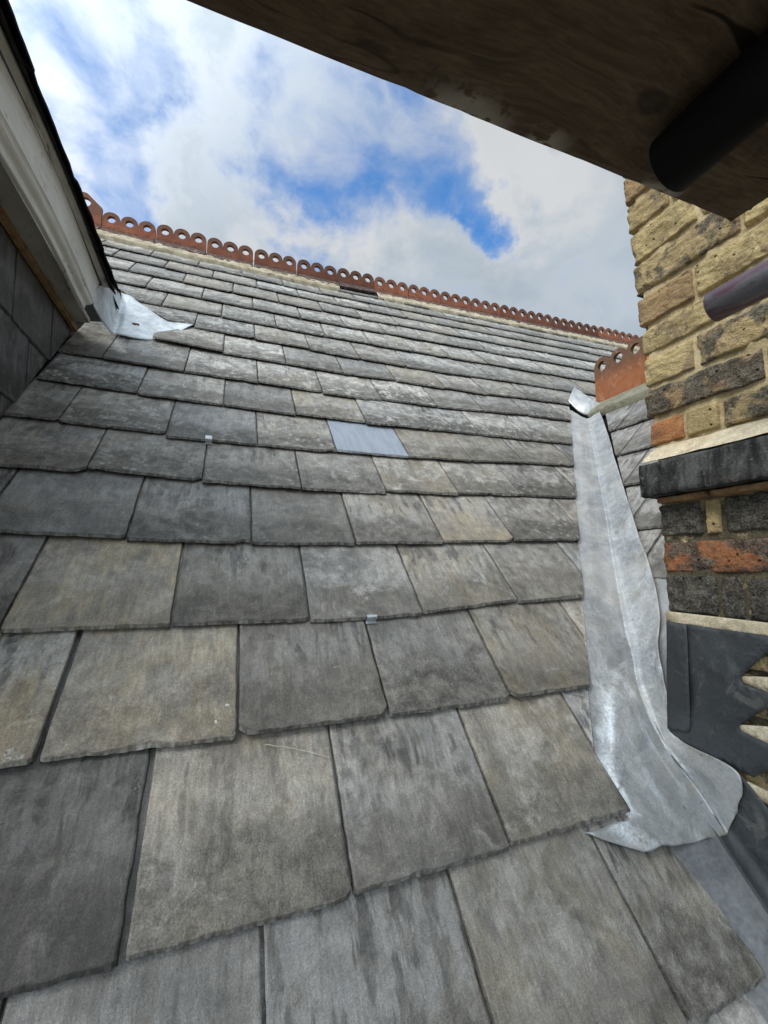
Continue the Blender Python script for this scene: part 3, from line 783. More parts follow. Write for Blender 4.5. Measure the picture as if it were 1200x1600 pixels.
# ------------------------------------------------------------------ lead valley between the two roofs
def cross_at(x, y, n=0.0):
    d = ray(x, y); k = (-TT * .145 - 1.069 + n / CT) / (d.z - TT * d.x); return d * k
def resample(pts, n):
    out = []
    m = len(pts) - 1
    for i in range(n):
        f = i / (n - 1) * m; a = min(int(f), m - 1); t = f - a
        p0 = pts[max(a - 1, 0)]; p1 = pts[a]; p2 = pts[a + 1]; p3 = pts[min(a + 2, m)]
        out.append(.5 * ((2 * p1) + (p2 - p0) * t + (2 * p0 - 5 * p1 + 4 * p2 - p3) * t * t + (3 * p1 - p0 - 3 * p2 + p3) * t ** 3))
    return out
crease = [(1.770, 1.640, .750), (1.664, 1.520, .625), (1.514, 1.370, .450), (1.304, 1.155, .215), (1.090, .945, -.016), (.955, .808, -.170), (.912, .757, -.226),
          (.868, .712, -.277), (.840, .668, -.322), (.826, .626, -.366), (.834, .572, -.426), (.8335, .534, -.474)]
leftv = [(1.78, 2.02), (1.60, 1.76), (1.40, 1.47), (1.12, 1.07), (.85, .68), (.71, .50), (.68, .43), (.655, .38), (.625, .33), (.59, .275), (.552, .222), (.650, .165)]
right = [(1.815, 1.596, .795), (1.650, 1.416, .610), (1.496, 1.259, .440), (1.319, 1.074, .243), (1.189, .938, .098), (1.072, .811, -.032), (.989, .737, -.125),
         (.930, .703, -.190), (.868, .645, -.27), (.838, .616, -.336), (.838, .506, -.358), (.839, .519, -.432)]
left3 = [roofw(x, v, -.022 if i < 10 else (-.010 if i == 10 else -.003)) for i, (x, v) in enumerate(leftv)]
NS = 150
Lc = resample(left3, NS); Cc = resample([Vector(p) for p in crease], NS); Rc = resample([Vector(p) for p in right], NS)
V = []; UV = []; OX_SHINE = []
nl, nr = 34, 26
nrm_main = Vector((0, -ST, CT)); nrm_cross = Vector((-ST, 0, CT)); nrm_v = (nrm_main + nrm_cross).normalized()
for a in range(NS):
    t = a / (NS - 1)
    for i in range(nl + nr + 1):
        if i <= nl:
            s = i / nl; p = Lc[a].lerp(Cc[a], s); q = s - 1; nr_ = nrm_v
        else:
            s = (i - nl) / nr; p = Cc[a].lerp(Rc[a], s); q = s; nr_ = nrm_v.lerp(Vector((-.9, -.2, .3)), min(1, max(0, (t - .62) / .1)) * min(1, q / .25)).normalized()
        dsp = .0026 * fbm(p.x * 7, p.y * 7, p.z * 7, 3) - .0055 * abs(ns(p.x * 8 + 3, p.y * 8, p.z * 8)) - .003 * abs(ns(p.x * 19, p.y * 19, p.z * 19)) + .003 + .0012 * fbm(p.x * 26, p.y * 26, p.z * 26, 2)
        dsp += .0060 * math.exp(-(q / .16) ** 2)                                  # welted crease
        if q < 0 and t < .86: dsp -= .014 * max(0.0, 1 - (q + 1) / .6)
        if t > .55: dsp += .011 * math.exp(-((q + .80 - .55 * (1 - t) / .45) / .10) ** 2) * min(1, (t - .55) / .2)     # dressed fold running to the foot
        if t > .75: dsp += .006 * math.exp(-((q + .28) / .08) ** 2) * min(1, (t - .75) / .1)
        if q > .85: dsp += .006 * ns(t * 30, 2.0) * (q - .85) / .15
        pf = p + nr_ * dsp; nn = pf.dot(nrm_main) + N0; vv = (pf.y * CT + pf.z * ST) + V0
        if vv > .208 and pf.x < x_valley(vv) + .003 and nn > -.0180: pf = pf - nrm_main * (nn + .0180)
        V.append(pf); UV.append((t * 2.4, q * .25))
        ox = .75 * math.exp(-(q / .035) ** 2) * (1 if t < .62 else .3) + (1.2 * math.exp(-((q + .80 - .55 * (1 - t) / .45) / .15) ** 2) * (.6 + .9 * abs(ns(t * 14, q * 5, 3))) if t > .55 else 0)  # oxide whitening plus a painted highlight along crease and fold
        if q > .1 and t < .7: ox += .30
        OX_SHINE.append(min(1, ox))
lead_valley = obj('lead_valley', V, gridfaces(nl + nr + 1, NS), M_LEAD, None, UV, {'ox': OX_SHINE})
so = lead_valley.modifiers.new('thickness', 'SOLIDIFY'); so.thickness = .003; so.offset = -1
tag(lead_valley, 'long pale grey lead valley sheet running down between slates and brick wall', 'flashing')
# the dressed lead cap at the head of the valley
V = []; nx, ny = 22, 12
for j in range(ny):
    t = j / (ny - 1)
    for i in range(nx):
        s = i / (nx - 1)
        A = roofw(1.80, 2.03, .004).lerp(Vector((1.83, 1.60, .805)), s) + Vector((0, 0, -.055 * math.sin(math.pi * s)))
        Bq = roofw(1.93, 2.175, .030).lerp(Vector((1.865, 1.655, .865)), s)
        p = A.lerp(Bq, t) + Vector((-.3, -.6, .5)) * (.02 * math.sin(t * 2.6) + .003 * fbm(s * 5, t * 5, 1, 2))
        V.append(p)
cap = obj('lead_saddle', V, gridfaces(nx, ny), M_LEAD, None, [(0, 0)] * len(V), {'ox': [.1] * len(V)})
so = cap.modifiers.new('thickness', 'SOLIDIFY'); so.thickness = .003
tag(cap, 'small curled lead saddle at the head of the valley beside the orange crest tile', 'flashing')

# ------------------------------------------------------------------ brick wall on the right
XW = .850; YE = .626
wall = thing('brick_wall', 'old yellow stock brick chimney wall with black projecting course on the right', 'wall', (XW + .15, .1, -.7))
def brick(mb, y1, y0, z0, z1, col, soot, seed, x=XW, ny=30, nz=14, depth=.03, proud=0.0, r=.0018, rough=1.0, drop=0.0):
    """front (-X) face of one brick spanning y0..y1, draped back at its edges"""
    V = []; UV = []
    us = [(-1, 0)] + [(0, i / (ny - 1)) for i in range(ny)] + [(1, 1)]
    ws = [(-1, 0)] + [(0, j / (nz - 1)) for j in range(nz)] + [(1, 1)]
    Ly, Lz = y1 - y0, z1 - z0
    for wk, w in ws:
        for uk, u in us:
            y = y0 + Ly * u; z = z0 + Lz * w
            ey = min(u, 1 - u) * Ly; ez = min(w, 1 - w) * Lz
            rr = r * (1 + .8 * ns(y * 22, z * 22, seed))
            back = 0.0
            for e in (ey, ez):
                if e < rr: back += rr - math.sqrt(max(0, rr * rr - (rr - e) ** 2))
            back += rough * (.0016 * fbm(y * 40, z * 55, seed * 1.7, 4) + .0010 * fbm(y * 120, z * 130, seed, 2) + .0013 * fbm(y * 8, z * 14, seed, 2))
            ch = max(0, ns(y * 15, z * 15, seed * 3) - .36); back += ch * .010 * rough
            e1 = min(ey, ez)
            if e1 < .014: back += (max(0, ns(y * 34, z * 34, seed * 5) - .12) * .010 + max(0, ns(y * 85, z * 85, seed * 2)) * .005) * rough * (1 - e1 / .014)
            yy, zz = y + .0022 * fbm(z * 40, seed, 3, 3) * (1 if uk or u in (0, 1) else .4), z + .0018 * fbm(y * 26, seed, 8, 3) * rough
            xx = x - proud + back
            if uk: xx = x + depth; 
            if wk: xx = x + depth
            V.append((xx, yy, zz)); UV.append((y, z))
    mb.add(V, gridfaces(ny + 2, nz + 2), UV, {'sid': (seed * .618) % 1.0}, {'bc': (*col, soot)})
YEL = (.50, .385, .19); BUF = (.45, .335, .17); PUR = (.25, .18, .125); ORG = (.42, .185, .080); GRY = (.20, .17, .12); TAN = (.36, .24, .125)
RED = (.33, .135, .062); BLK = (.075, .066, .048)
bw = MB()
G = .010
def course(z0, z1, spec, seed, **kw):
    """spec: brick lengths with colour and soot from the free (far) edge towards the viewer, then repeats"""
    y = (YE + .035 * max(0, z0 - .5) if z0 > .15 else YE - .010) + .005 * ns(seed * 3.3, 1.0); rr = random.Random(seed); i = 0
    while y > -.55:
        if i < len(spec): L, col, so = spec[i]
        else:
            L = .215 if i % 2 else .103; col = rr.choice([YEL, BUF, PUR, GRY, TAN]); so = rr.uniform(.2, .7)
            if z1 < .14: col = rr.choice([BLK, BUF, RED]); so = rr.uniform(.7, 1)
        brick(bw, y, y - L + G, z0, z1, col, so, seed * 13.1 + i * 2.3, proud=rr.uniform(-.002, .003), nz=24, ny=max(20, int(L * 260)), **kw)
        y -= L; i += 1
# joints above the black course, upwards (measured heights)
course(.250, .300, [(.080, ORG, .10), (.066, YEL, .30), (.215, BUF, .58)], 1, r=.004, rough=.6)
course(.314, .370, [(.225, TAN, .68), (.215, GRY, .5)], 2, rough=1.5)
course(.384, .444, [(.112, YEL, .16), (.215, BUF, .52), (.1, BUF, .4)], 3, rough=1.3)
course(.458, .512, [(.165, YEL, .42), (.215, BUF, .40)], 4, rough=1.4)
course(.526, .588, [(.125, TAN, .22), (.215, YEL, .28)], 5, rough=1.5)
course(.602, .667, [(.215, BUF, .50), (.10, YEL, .2)], 6, rough=1.5)
course(.681, .749, [(.150, YEL, .24), (.215, YEL, .3)], 7, rough=1.4)
course(.763, .826, [(.103, BUF, .45), (.215, YEL, .5)], 8, rough=1.4)
for k in range(7):
    z = .840 + .075 * k
    course(z, z + .062, [(.215, BUF, .4), (.103, YEL, .4)] if k % 2 else [(.103, TAN, .4), (.215, YEL, .4)], 9 + k, rough=1.3)
bw.build('brickwork', M_BRICK, wall)
bw = MB()
# below the black course
course(.055, .118, [(.088, BLK, .78), (.034, YEL, .02), (.215, BLK, .9)], 30, rough=1.2)
course(-.018, .041, [(.215, RED, .60), (.1, BLK, .8)], 31, rough=1.2)
course(-.098, -.026, [(.103, BLK, .82), (.042, BLK, .7), (.215, BLK, .85)], 32, rough=1.2)
for k in range(9):
    z = -.182 - .078 * k
    course(z, z + .066, [(.215, BUF, .5), (.103, YEL, .5)] if k % 2 else [(.103, BUF, .5), (.215, YEL, .6)], 40 + k, rough=1.0)
bw.build('brickwork', M_BRICK, wall)
# mortar core with slightly uneven struck face
V = []; ny, nz = 150, 190
for j in range(nz):
    z = -.90 + 2.28 * j / (nz - 1)
    for i in range(ny):
        y = YE - .010 - 1.2 * i / (ny - 1)
        V.append((XW + .0075 + .0050 * fbm(y * 18, z * 18, 3, 4) + .004 * max(0, fbm(y * 50, z * 50, 6, 2)), y, z))
core = MB(); core.add(V, gridfaces(ny, nz))
core.box(XW + .02, XW + .42, YE - 1.21, YE - .012, -.90, 1.375)
core.build('mortar_joints', M_MORTAR, wall)
# far end of the wall, brick by brick so the free edge stays uneven
ew = MB()
for k in range(26):
    z = -.55 + .0745 * k; x = XW + .004
    i = 0
    while x < XW + .40:
        L = .103 if (k + i) % 2 else .215
        ew.box(x + .012 if i == 0 else x, min(x + L - .01, XW + .42), YE - .03, YE - .004 + .003 * ns(k * 3.1, i * 2.2), z, z + .063); x += L; i += 1
n_ = len(ew.v); ew.fa = {'sid': [.3] * n_}; ew.ca = {'bc': [(*BUF, .5)] * n_}
ew.build('end_brickwork', M_BRICK, wall, smooth=False)
# black projecting course, its edges worn
V = []; UV = []; prof = [(XW + .02, .207), (.826, .206), (.8085, .203), (.8065, .198), (.8060, .180), (.8058, .160), (.8062, .142), (.8085, .1365), (.815, .1345), (XW + .02, .1335)]
sub = []
for a in range(len(prof) - 1):
    for q in range(4):
        t = q / 4; sub.append((prof[a][0] + (prof[a + 1][0] - prof[a][0]) * t, prof[a][1] + (prof[a + 1][1] - prof[a][1]) * t))
sub.append(prof[-1])
npf = len(sub); ny = 130
for i in range(ny):
    y = .622 - 1.2 * (i / (ny - 1)) ** 1.3
    for (x, z) in sub:
        k = .0016 * fbm(y * 25, z * 40, x * 40, 4) + .0035 * max(0, ns(y * 30, z * 30, 4) - .3)
        V.append((x + k, y, z + .0016 * fbm(y * 16, x * 30, 6, 3)))
cor = MB(); cor.add(V, gridfaces(npf, ny))
cor.f.append(tuple(range(npf)))
cor.build('black_string_course', M_SOOT, wall)
# reddish underside bricks show under it, and the sloping cream mortar fillet above it
V = []; nx, ny = 12, 120
for i in range(ny):
    y = .616 - 1.15 * i / (ny - 1)
    for j in range(nx):
        t = j / (nx - 1)
        x = .8115 + (XW + .006 - .8115) * t + .0015 * fbm(y * 20, t * 3, 2, 3); z = .2065 + (.244 - .2065) * (t ** .8) + .003 * fbm(y * 16, t * 3, 5, 4)
        V.append((x - .002, y, z))
obj('mortar_fillet', V, gridfaces(nx, ny), M_FILLET, wall)
ub = MB(); y = .606; i = 0
while y > -.5:
    L = .215 if i % 2 else .103
    brick(ub, y, y - L + .01, .121, .1325, (.30, .17, .08), .25, 77 + i, x=.826, ny=20, nz=6, r=.003, rough=.6); y -= L; i += 1
ub.build('reddish_bed_bricks', M_BRICK, wall)

def sheet(name, poly, mp, mat, parent, sub=5, amp=.0015, thick=.0025, seed=0.0, target=.018, bend=None):
    bm = bmesh.new()
    vs = [bm.verts.new((a, b, 0)) for a, b in poly]
    es = [bm.edges.new((vs[i], vs[(i + 1) % len(vs)])) for i in range(len(vs))]
    bmesh.ops.triangle_fill(bm, use_beauty=True, use_dissolve=False, edges=es)
    bmesh.ops.recalc_face_normals(bm, faces=list(bm.faces))
    for _ in range(sub):
        es = [e for e in bm.edges if e.calc_length() > target]
        if not es: break
        bmesh.ops.subdivide_edges(bm, edges=es, cuts=1, use_grid_fill=False)
        bmesh.ops.triangulate(bm, faces=list(bm.faces))
    bm.verts.index_update()
    V = [mp(v.co.x, v.co.y, amp * fbm(v.co.x * 14, v.co.y * 14, seed, 3) + (bend(v.co.x, v.co.y) if bend else 0)) for v in bm.verts]
    F = [tuple(v.index for v in q.verts) for q in bm.faces]
    bm.free()
    o = obj(name, V, F, mat, parent, [(p[0], p[2]) for p in V], {'ox': [0.0] * len(V)})
    s = o.modifiers.new('thickness', 'SOLIDIFY'); s.thickness = thick; s.offset = 0
    return o
wmap = lambda y, z, n: Vector((.8385 - n, y, z))
wmap2 = lambda y, z, n: Vector((.8345 - n, y, z))
# stepped cover flashing of dark lead let into the joints
step = [(.575, -.118), (.52, -.119), (.44, -.120), (.36, -.120), (.36, -.135), (.449, -.150), (.488, -.196), (.486, -.207), (.455, -.212), (.40, -.216), (.40, -.232), (.457, -.239),
        (.500, -.279), (.497, -.288), (.44, -.296), (.44, -.325), (.466, -.338), (.484, -.356), (.540, -.354), (.6255, -.345), (.626, -.31), (.58, -.28)]
sheet('step_flashing', step, wmap, M_LEADN, wall, seed=2.0, amp=.0032)
sheet('flashing_lap', [(.609, -.116), (.570, -.119), (.580, -.308), (.584, -.320), (.626, -.3275), (.618, -.22)], wmap2, M_LEADN, wall, seed=5.0, amp=.001)
# lowest piece: turned from the wall onto the slates
V = []; UV = []; nx, ny = 26, 40
for j in range(ny):
    t = j / (ny - 1)
    v = .235 - .75 * t
    base = roofw(.842, v, .012)
    for i in range(nx):
        s = i / (nx - 1)
        if s < .5:
            a = s / .5; p = roofw(.690 + (.822 - .690) * a, v, -.020 + .024 * min(1, a * 1.6) + .002 * fbm(a * 3, t * 8, 4, 2))
        elif s < .66:
            a = (s - .5) / .16; an = a * math.pi / 2
            p = roofw(.822 + .019 * math.sin(an), v, .004 + .019 * (1 - math.cos(an)))
        else:
            a = (s - .66) / .34; p = roofw(.841, v, .023 + (.072 + .006 * math.sin(t * 20)) * a); p.x += .002 * fbm(a * 4, t * 7, 9, 2)
        V.append(p); UV.append((s, t))
cut_ = 13
Vs = [V[j * nx + i] for j in range(ny) for i in range(cut_)]
ls = obj('lead_soaker', Vs, gridfaces(cut_, ny), M_LEADG, wall, [(p[0], p[1]) for p in Vs], {'ox': [0.0] * len(Vs)})
so = ls.modifiers.new('thickness', 'SOLIDIFY'); so.thickness = .0025; so.offset = -1
Vd = [V[j * nx + i] + (nrm_main * .0015 if i == cut_ - 2 else Vector((0, 0, 0))) for j in range(ny) for i in range(cut_ - 2, nx)]
lo = obj('lower_flashing', Vd, gridfaces(nx - cut_ + 2, ny), M_LEADN, wall, [(p[0], p[1]) for p in Vd], {'ox': [0.0] * len(Vd)})
so = lo.modifiers.new('thickness', 'SOLIDIFY'); so.thickness = .0025; so.offset = -1
sheet('mortar_pointing', [(.511, -.368), (.47, -.371), (.40, -.360), (.40, -.385), (.46, -.392), (.50, -.385)], lambda y, z, n: Vector((.843 - n, y, z)), M_FILLET, wall, seed=8, amp=.003, thick=.006)
sheet('mortar_pointing', [(.495, -.196), (.452, -.188), (.40, -.182), (.40, -.214), (.452, -.213), (.486, -.206)], lambda y, z, n: Vector((.8425 - n, y, z)), M_FILLET, wall, seed=9, amp=.003, thick=.006)
sheet('mortar_pointing', [(.503, -.279), (.46, -.268), (.40, -.262), (.40, -.297), (.455, -.296), (.495, -.289)], lambda y, z, n: Vector((.8425 - n, y, z)), M_FILLET, wall, seed=10, amp=.003, thick=.006)
sheet('mortar_pointing', [(.613, -.098), (.40, -.100), (.2, -.10), (.2, -.123), (.40, -.122), (.612, -.119)], lambda y, z, n: Vector((.8415 - n, y, z)), M_FILLET, wall, seed=11, amp=.0025, thick=.006)

# small blue-grey lead soaker standing behind the valley edge
V = []
for j in range(16):
    bb = 1.045 + .36 * j / 15
    for i in range(10):
        t = i / 9; y = (.145 + CT * bb - .215) * (1 - t) + .575 * t
        V.append(crossw(y, bb, -.006 + .010 * math.sin(t * 3.0) * (1 if j < 12 else .3) + .004 * fbm(i * .5, j * .4, 2, 2)))
sk = obj('lead_soaker', V, gridfaces(10, 16), M_LEAD, None, [(0, 0)] * 160, {'ox': [0.0] * 160})
tag(sk, 'narrow blue-grey lead soaker between the pale valley and the dark flashing on the wall', 'flashing')

# ------------------------------------------------------------------ dormer on the left
dormer = thing('dormer', 'dormer with dark slate-hung side, white painted eaves board and black roof edge at left', 'dormer', (-.9, 1.4, .3))
XC = -.556
# slate hung cheek
ci = 0
for k in range(-4, 3):
    z0 = .632 + .205 * k if k <= 0 else .632 + .205 * k
    y = .75 + (.04 if k % 2 else .165)
    y = 1.548 - .256 * 4 + (0 if k % 2 == 0 else .118)
    while y < 1.95:
        def kmap(x, v, n): return Vector((XC + .012 + n, -x, v))
        za = z0
        # foot follows the roof slope
        yr = lambda z: (z + 1.069) / TT - .001         # Y of the roof at height z
        cut = lambda z: -(min(yr(z), 1.78))
        if za < .84 and -(y + .25) < 0 and y < yr(za + .2):
            V, F, UV, FA, CA = slate(kmap, -(y + .250), -(y + .003), za, za, min(.23, .842 - za), 500 + ci * 3.9, 26, 18, (.42, .05, .85, .10), xl=cut, slope=.03)
            obj('cheek_slate', V, F, M_SLATE, dormer, UV, FA, CA); ci += 1
        y += .254
mb = MB(); mb.v = [(XC, .62, -.35), (XC, .62, .87), (XC, 1.75, .87), (-1.7, .62, -.35), (-1.7, .62, .87), (-1.7, 1.75, .87)]
mb.f = [(0, 2, 1), (0, 1, 4, 3), (1, 2, 5, 4)]; mb.uv = [(0, 0)] * 6
mb.build('cheek_boarding', M_FELT, dormer, smooth=False)
def extrude_y(name, prof, y0, y1, mat, n=60, amp=.0008, endcut=0.0, seed=0.0, close=True, bow=0.0):
    V = []; m = len(prof)
    for i in range(n):
        for (x, z) in prof:
            y = y0 + (y1 + endcut * (z - .9) - y0) * i / (n - 1)
            k = amp * fbm(y * 6, x * 30 + z * 30, seed, 3)
            V.append((x + k + bow * math.exp(-((y - 1.18) / .33) ** 2), y, z + k * .7))
    f = []
    for i in range(n - 1):
        for j in range(m if close else m - 1):
            f.append((i * m + j, i * m + (j + 1) % m, (i + 1) * m + (j + 1) % m, (i + 1) * m + j))
    if close: f += [tuple(range(m)), tuple((n - 1) * m + j for j in range(m - 1, -1, -1))]
    return obj(name, V, f, mat, dormer, smooth=False)
YN = -.25
extrude_y('fascia_board', [(-.484, .880), (-.4585, .880), (-.4570, .8815), (-.4570, .9735), (-.459, .975), (-.484, .975)], YN, 1.575, M_PAINT, endcut=.5, bow=.020)
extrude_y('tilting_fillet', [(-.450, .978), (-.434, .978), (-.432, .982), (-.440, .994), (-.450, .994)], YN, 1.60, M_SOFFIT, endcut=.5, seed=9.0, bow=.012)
og = [(-.484, .8775), (-.4520, .8775), (-.4505, .875), (-.4505, .868), (-.453, .866), (-.456, .862), (-.4575, .857), (-.461, .853), (-.467, .850), (-.4715, .8475), (-.4725, .842), (-.4725, .832), (-.4745, .830), (-.484, .830)]
extrude_y('eaves_moulding', og, YN, 1.572, M_PAINT, endcut=.5, seed=3.0, bow=.017)
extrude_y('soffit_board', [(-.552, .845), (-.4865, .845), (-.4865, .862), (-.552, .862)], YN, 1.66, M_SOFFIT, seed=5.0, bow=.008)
extrude_y('cheek_batten', [(-.543, .822), (-.532, .824), (-.532, .8435), (-.545, .8435)], YN, 1.70, M_TRIM, seed=7.0)
# roof of the dormer: thick black slate edge overhanging the eaves board
eb = MB(); er = random.Random(4)
y = -.35; i = 0
while y < 1.60:
    w = .256; ye = min(y + w, 1.66)
    for lay, (ox, oz) in enumerate(((0.0, 0.0), (-.012, -.010))):
        sh = er.uniform(-.004, .004); sag = er.uniform(-.002, .003)
        V = []; nx, ny = 12, 10
        for bt in (0, 1):
            for j in range(ny):
                for q in range(nx):
                    yy = y + .002 + (ye - y - .004) * q / (nx - 1); d = .45 * (j / (ny - 1)) ** 2
                    xx = -.402 + ox + sh - CT * d + (.0025 * fbm(yy * 18, i * 3.0, lay, 3) if j == 0 else 0); zz = .988 + oz + sag + ST * d - bt * .009 + .001 * ns(yy * 9, d * 9)
                    V.append((xx, yy, zz))
        B = nx * ny
        F = gridfaces(nx, ny) + [tuple(reversed(t)) for t in gridfaces(nx, ny, B)]
        rim = list(range(nx)) + [j * nx + nx - 1 for j in range(1, ny)] + [(ny - 1) * nx + q for q in range(nx - 2, -1, -1)] + [j * nx for j in range(ny - 2, 0, -1)]
        F += [(rim[a], rim[(a + 1) % len(rim)], rim[(a + 1) % len(rim)] + B, rim[a] + B) for a in range(len(rim))]
        eb.add(V, F)
    y += w; i += 1
for q in range(7):                                   # splintered tips where the last slate ends over the lead
    x0 = -.398 - .010 * q; y0 = 1.652 - .004 * q; z0 = .986 + .010 * q; ln = er.uniform(.018, .055)
    eb.add([(x0, y0, z0), (x0 - .011, y0, z0 + .012), (x0 - .006, y0 + ln, z0 + .006 - .25 * ln), (x0 - .004, y0, z0 - .008)], [(0, 1, 2), (1, 3, 2), (3, 0, 2)])
eb.build('roof_edge', M_FELT, dormer, smooth=False)
# slope of the dormer roof up to its ridge, ending in the valley
V = []; 
for j in range(8):
    d = .08 + j * .17
    x = -.404 - CT * d; z = .992 + ST * d; yv = (z + 1.069) / TT + .0
    for i in range(8): V.append((x, -.35 + (yv + .35) * i / 7, z))
obj('roof_slope', V, gridfaces(8, 8), M_FELT, dormer, smooth=False)

# bright lead apron where the dormer valley spills onto the slates
lowr = [Vector((-.452, 1.555, .905)), Vector((-.450, 1.552, .868)), Vector((-.440, 1.585, .842)), Vector((-.430, 1.668, .845)), roofw(-.405, 1.952, -.002), roofw(-.340, 1.962, -.010), roofw(-.300, 1.990, -.014), roofw(-.250, 2.060, -.010), roofw(-.178, 2.176, .004)]
lowr[3] = roofw(-.436, 1.945, .004)
uppr = [Vector((-.452, 1.60, .955)), Vector((-.450, 1.66, .995)), Vector((-.455, 1.78, 1.06)), roofw(-.490, 2.40, .010), roofw(-.455, 2.405, .002), roofw(-.410, 2.36, -.004), roofw(-.345, 2.278, -.006), roofw(-.277, 2.195, -.006), roofw(-.175, 2.188, .0005)]
A = resample(lowr, 40); Bq = resample(uppr, 40); V = []
for j in range(22):
    t = j / 21
    for i in range(40):
        p = A[i].lerp(Bq[i], t)
        k = .005 * fbm(p.x * 13, p.y * 13, p.z * 13, 3) * min(1, i / 6) - .012 * math.sin(math.pi * t) * math.exp(-((i - 13) / 7) ** 2)
        V.append(p + nrm_main * max(k, -.004 if i > 18 else -.02))
ap = obj('lead_apron', V, gridfaces(40, 22), M_LEADB, None, [(p[0], p[1]) for p in V], {'ox': [.4] * len(V)})
so = ap.modifiers.new('thickness', 'SOLIDIFY'); so.thickness = .003
tag(ap, 'bright crumpled lead apron at the foot of the white eaves board', 'flashing')

# dead leaf on the apron, dry stalk on a slate
lf = []
for j in range(5):
    for i in range(7):
        s, t = i / 6 - .5, j / 4 - .5; wd = math.cos(s * 2.9) ** .7
        p = roofw(-.372 + s * .024, 2.045 + t * .014 * wd, .008 + .006 * abs(t) * 2 + .003 * ns(s * 4, t * 4)); lf.append(p)
o = obj('dead_leaf', lf, gridfaces(7, 5), mat_plain('dry_leaf', (.16, .05, .025), (.25, .10, .06), .8, 80))
tag(o, 'tiny curled red-brown dead leaf lying on the bright lead apron', 'leaf')
def tube_along(pts, r, n=8):
    V = []; F = []
    for k, p in enumerate(pts):
        d = (pts[min(k + 1, len(pts) - 1)] - pts[max(k - 1, 0)]).normalized(); a = d.cross(Vector((0.3, .9, .2))).normalized(); b_ = d.cross(a)
        rr = r[k] if isinstance(r, list) else r
        for i in range(n):
            an = 2 * math.pi * i / n; V.append(p + a * (rr * math.cos(an)) + b_ * (rr * math.sin(an)))
    for k in range(len(pts) - 1):
        for i in range(n): F.append((k * n + i, k * n + (i + 1) % n, (k + 1) * n + (i + 1) % n, (k + 1) * n + i))
    return V, F
st = [roofw(.068 + .098 * t, .418 - .022 * t - .012 * t * t + .002 * ns(t * 9, 1), -.0015 - .05 * (.2 * t) * .0 + .0012) for t in [i / 15 for i in range(16)]]
st = [p + nrm_main * (-.05 * (.20 - .022 * i / 15)) + nrm_main * .0016 for i, p in enumerate(st)]
V, F = tube_along(st, .0007, 6)
o = obj('dry_stalk', V, F, mat_plain('straw', (.40, .38, .30), (.55, .52, .43), .7, 50))
tag(o, 'thin pale dry grass stalk lying across a large grey slate', 'stalk')

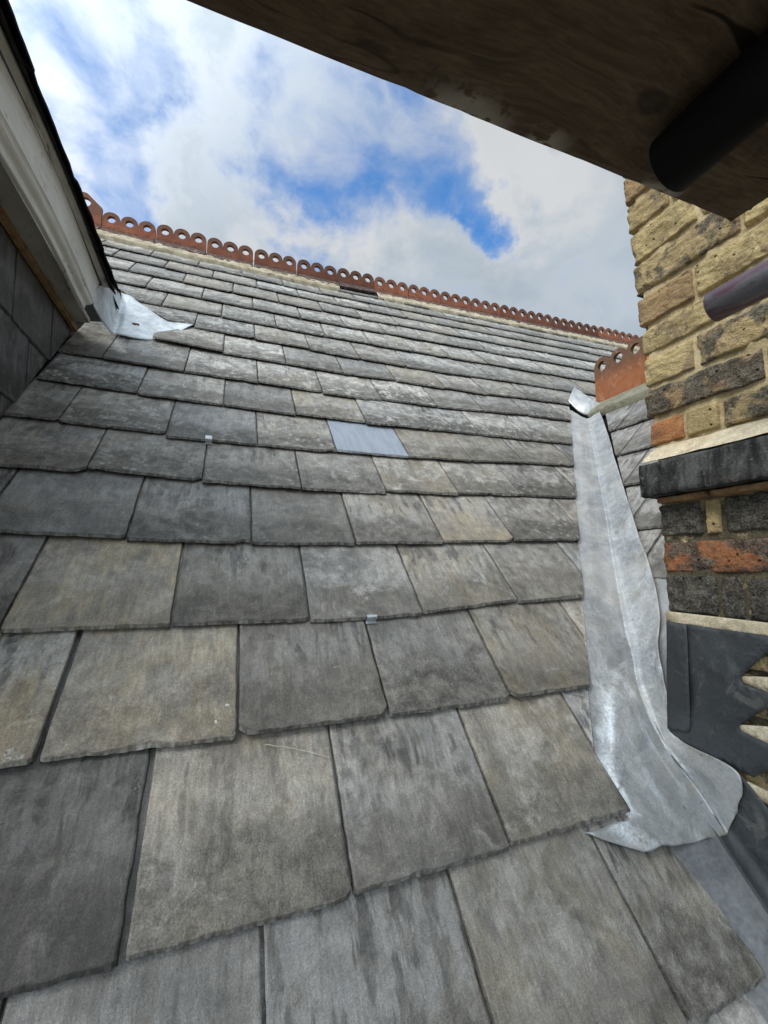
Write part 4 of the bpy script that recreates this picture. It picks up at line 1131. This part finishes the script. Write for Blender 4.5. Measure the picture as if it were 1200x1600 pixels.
# ------------------------------------------------------------------ scaffolding overhead
def board(name, x0, x1, y0, y1, z0, z1, label, nx=150, ny=40):
    mb = MB(); PA = []
    V = []
    per = []
    # underside grid, rounded and splintered at the far edge; then sides and top
    for j in range(ny):
        for i in range(nx):
            x = x0 + (x1 - x0) * i / (nx - 1); y = y0 + (y1 - y0) * j / (ny - 1)
            e = 0.0
            if j == ny - 1: y += .0003 * fbm(x * 16, 3, 1, 4) + .0012 * min(0, fbm(x * 40, 8, 1, 2) + .2); e = .0035
            y += (x1 - x) * .016 * (j / (ny - 1))
            if i == nx - 1: x += .0015 * fbm(y * 30, 4, 1, 3); e = .002
            V.append((x, y, z0 + e + .0006 * fbm(x * 9, y * 30, 2, 3)))
            pal = 0.0
            dy = y1 - y
            for cx, wx in ((.168, .045), (.245, .022), (.385, .035)):
                pal = max(pal, max(0, 1 - abs(x - cx) / wx) * max(0, 1 - dy / .016) * 2)
            PA.append(min(1, pal))
    F = [tuple(reversed(t)) for t in gridfaces(nx, ny)]
    mb.add(V, F, None, {'pale': PA})
    rim = list(range(nx)) + [j * nx + nx - 1 for j in range(1, ny)] + [(ny - 1) * nx + i for i in range(nx - 2, -1, -1)] + [j * nx for j in range(ny - 2, 0, -1)]
    low = [V[k] for k in rim]; up = [(a, b_, z1) for a, b_, c in low]
    n = len(rim)
    mb.add(low + up, [(a, (a + 1) % n, (a + 1) % n + n, a + n) for a in range(n)] + [tuple(range(n, 2 * n))], None, {'pale': 0.0})
    o = mb.build(name, M_WOOD, None, smooth=False)
    return tag(o, label, 'board')
board('scaffold_board', -.95, .4925, .000, .2510, .3602, .3985, 'dark rough timber scaffold board overhead across the top of the picture')
def tube(name, p0, p1, r, mat, label, group=None):
    p0, p1 = Vector(p0), Vector(p1); d = (p1 - p0).normalized(); a = d.cross(Vector((0, 0, 1))).normalized(); b_ = a.cross(d)
    n = 40; prof = [(.030, r - .0042), (.0008, r - .0040), (0, r - .0030), (0, r - .0010), (.0010, r)] ; L = (p1 - p0).length
    prof += [(L * k / 12, r) for k in range(1, 12)] + [(L - .001, r), (L, r - .001), (L, r - .0035), (L - .03, r - .0042)]
    V = []; F = []
    for (s, rad) in prof:
        for i in range(n):
            an = 2 * math.pi * i / n; V.append(p0 + d * s + a * (rad * math.cos(an)) + b_ * (rad * math.sin(an)))
    m = len(prof)
    for k in range(m - 1):
        for i in range(n): F.append((k * n + i, k * n + (i + 1) % n, (k + 1) * n + (i + 1) % n, (k + 1) * n + i))
    F += [tuple(range(n)), tuple((m - 1) * n + i for i in range(n - 1, -1, -1))]
    o = obj(name, V, F, mat)
    return tag(o, label, 'tube', group)
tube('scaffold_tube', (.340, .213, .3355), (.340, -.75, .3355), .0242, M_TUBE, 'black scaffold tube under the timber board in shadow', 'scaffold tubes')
tube('scaffold_tube', (.707, .397, .4015), (.707, -.75, .4015), .0242, M_TUBE2, 'purple and grey painted scaffold tube end against the yellow brick wall', 'scaffold tubes')

# ------------------------------------------------------------------ ground far below
V = [(x, y, -7.5) for y in (-400, -20, 20, 400) for x in (-400, -20, 20, 400)]
g = obj('ground', V, gridfaces(4, 4), M_GROUND, smooth=False); tag(g, kind='structure')
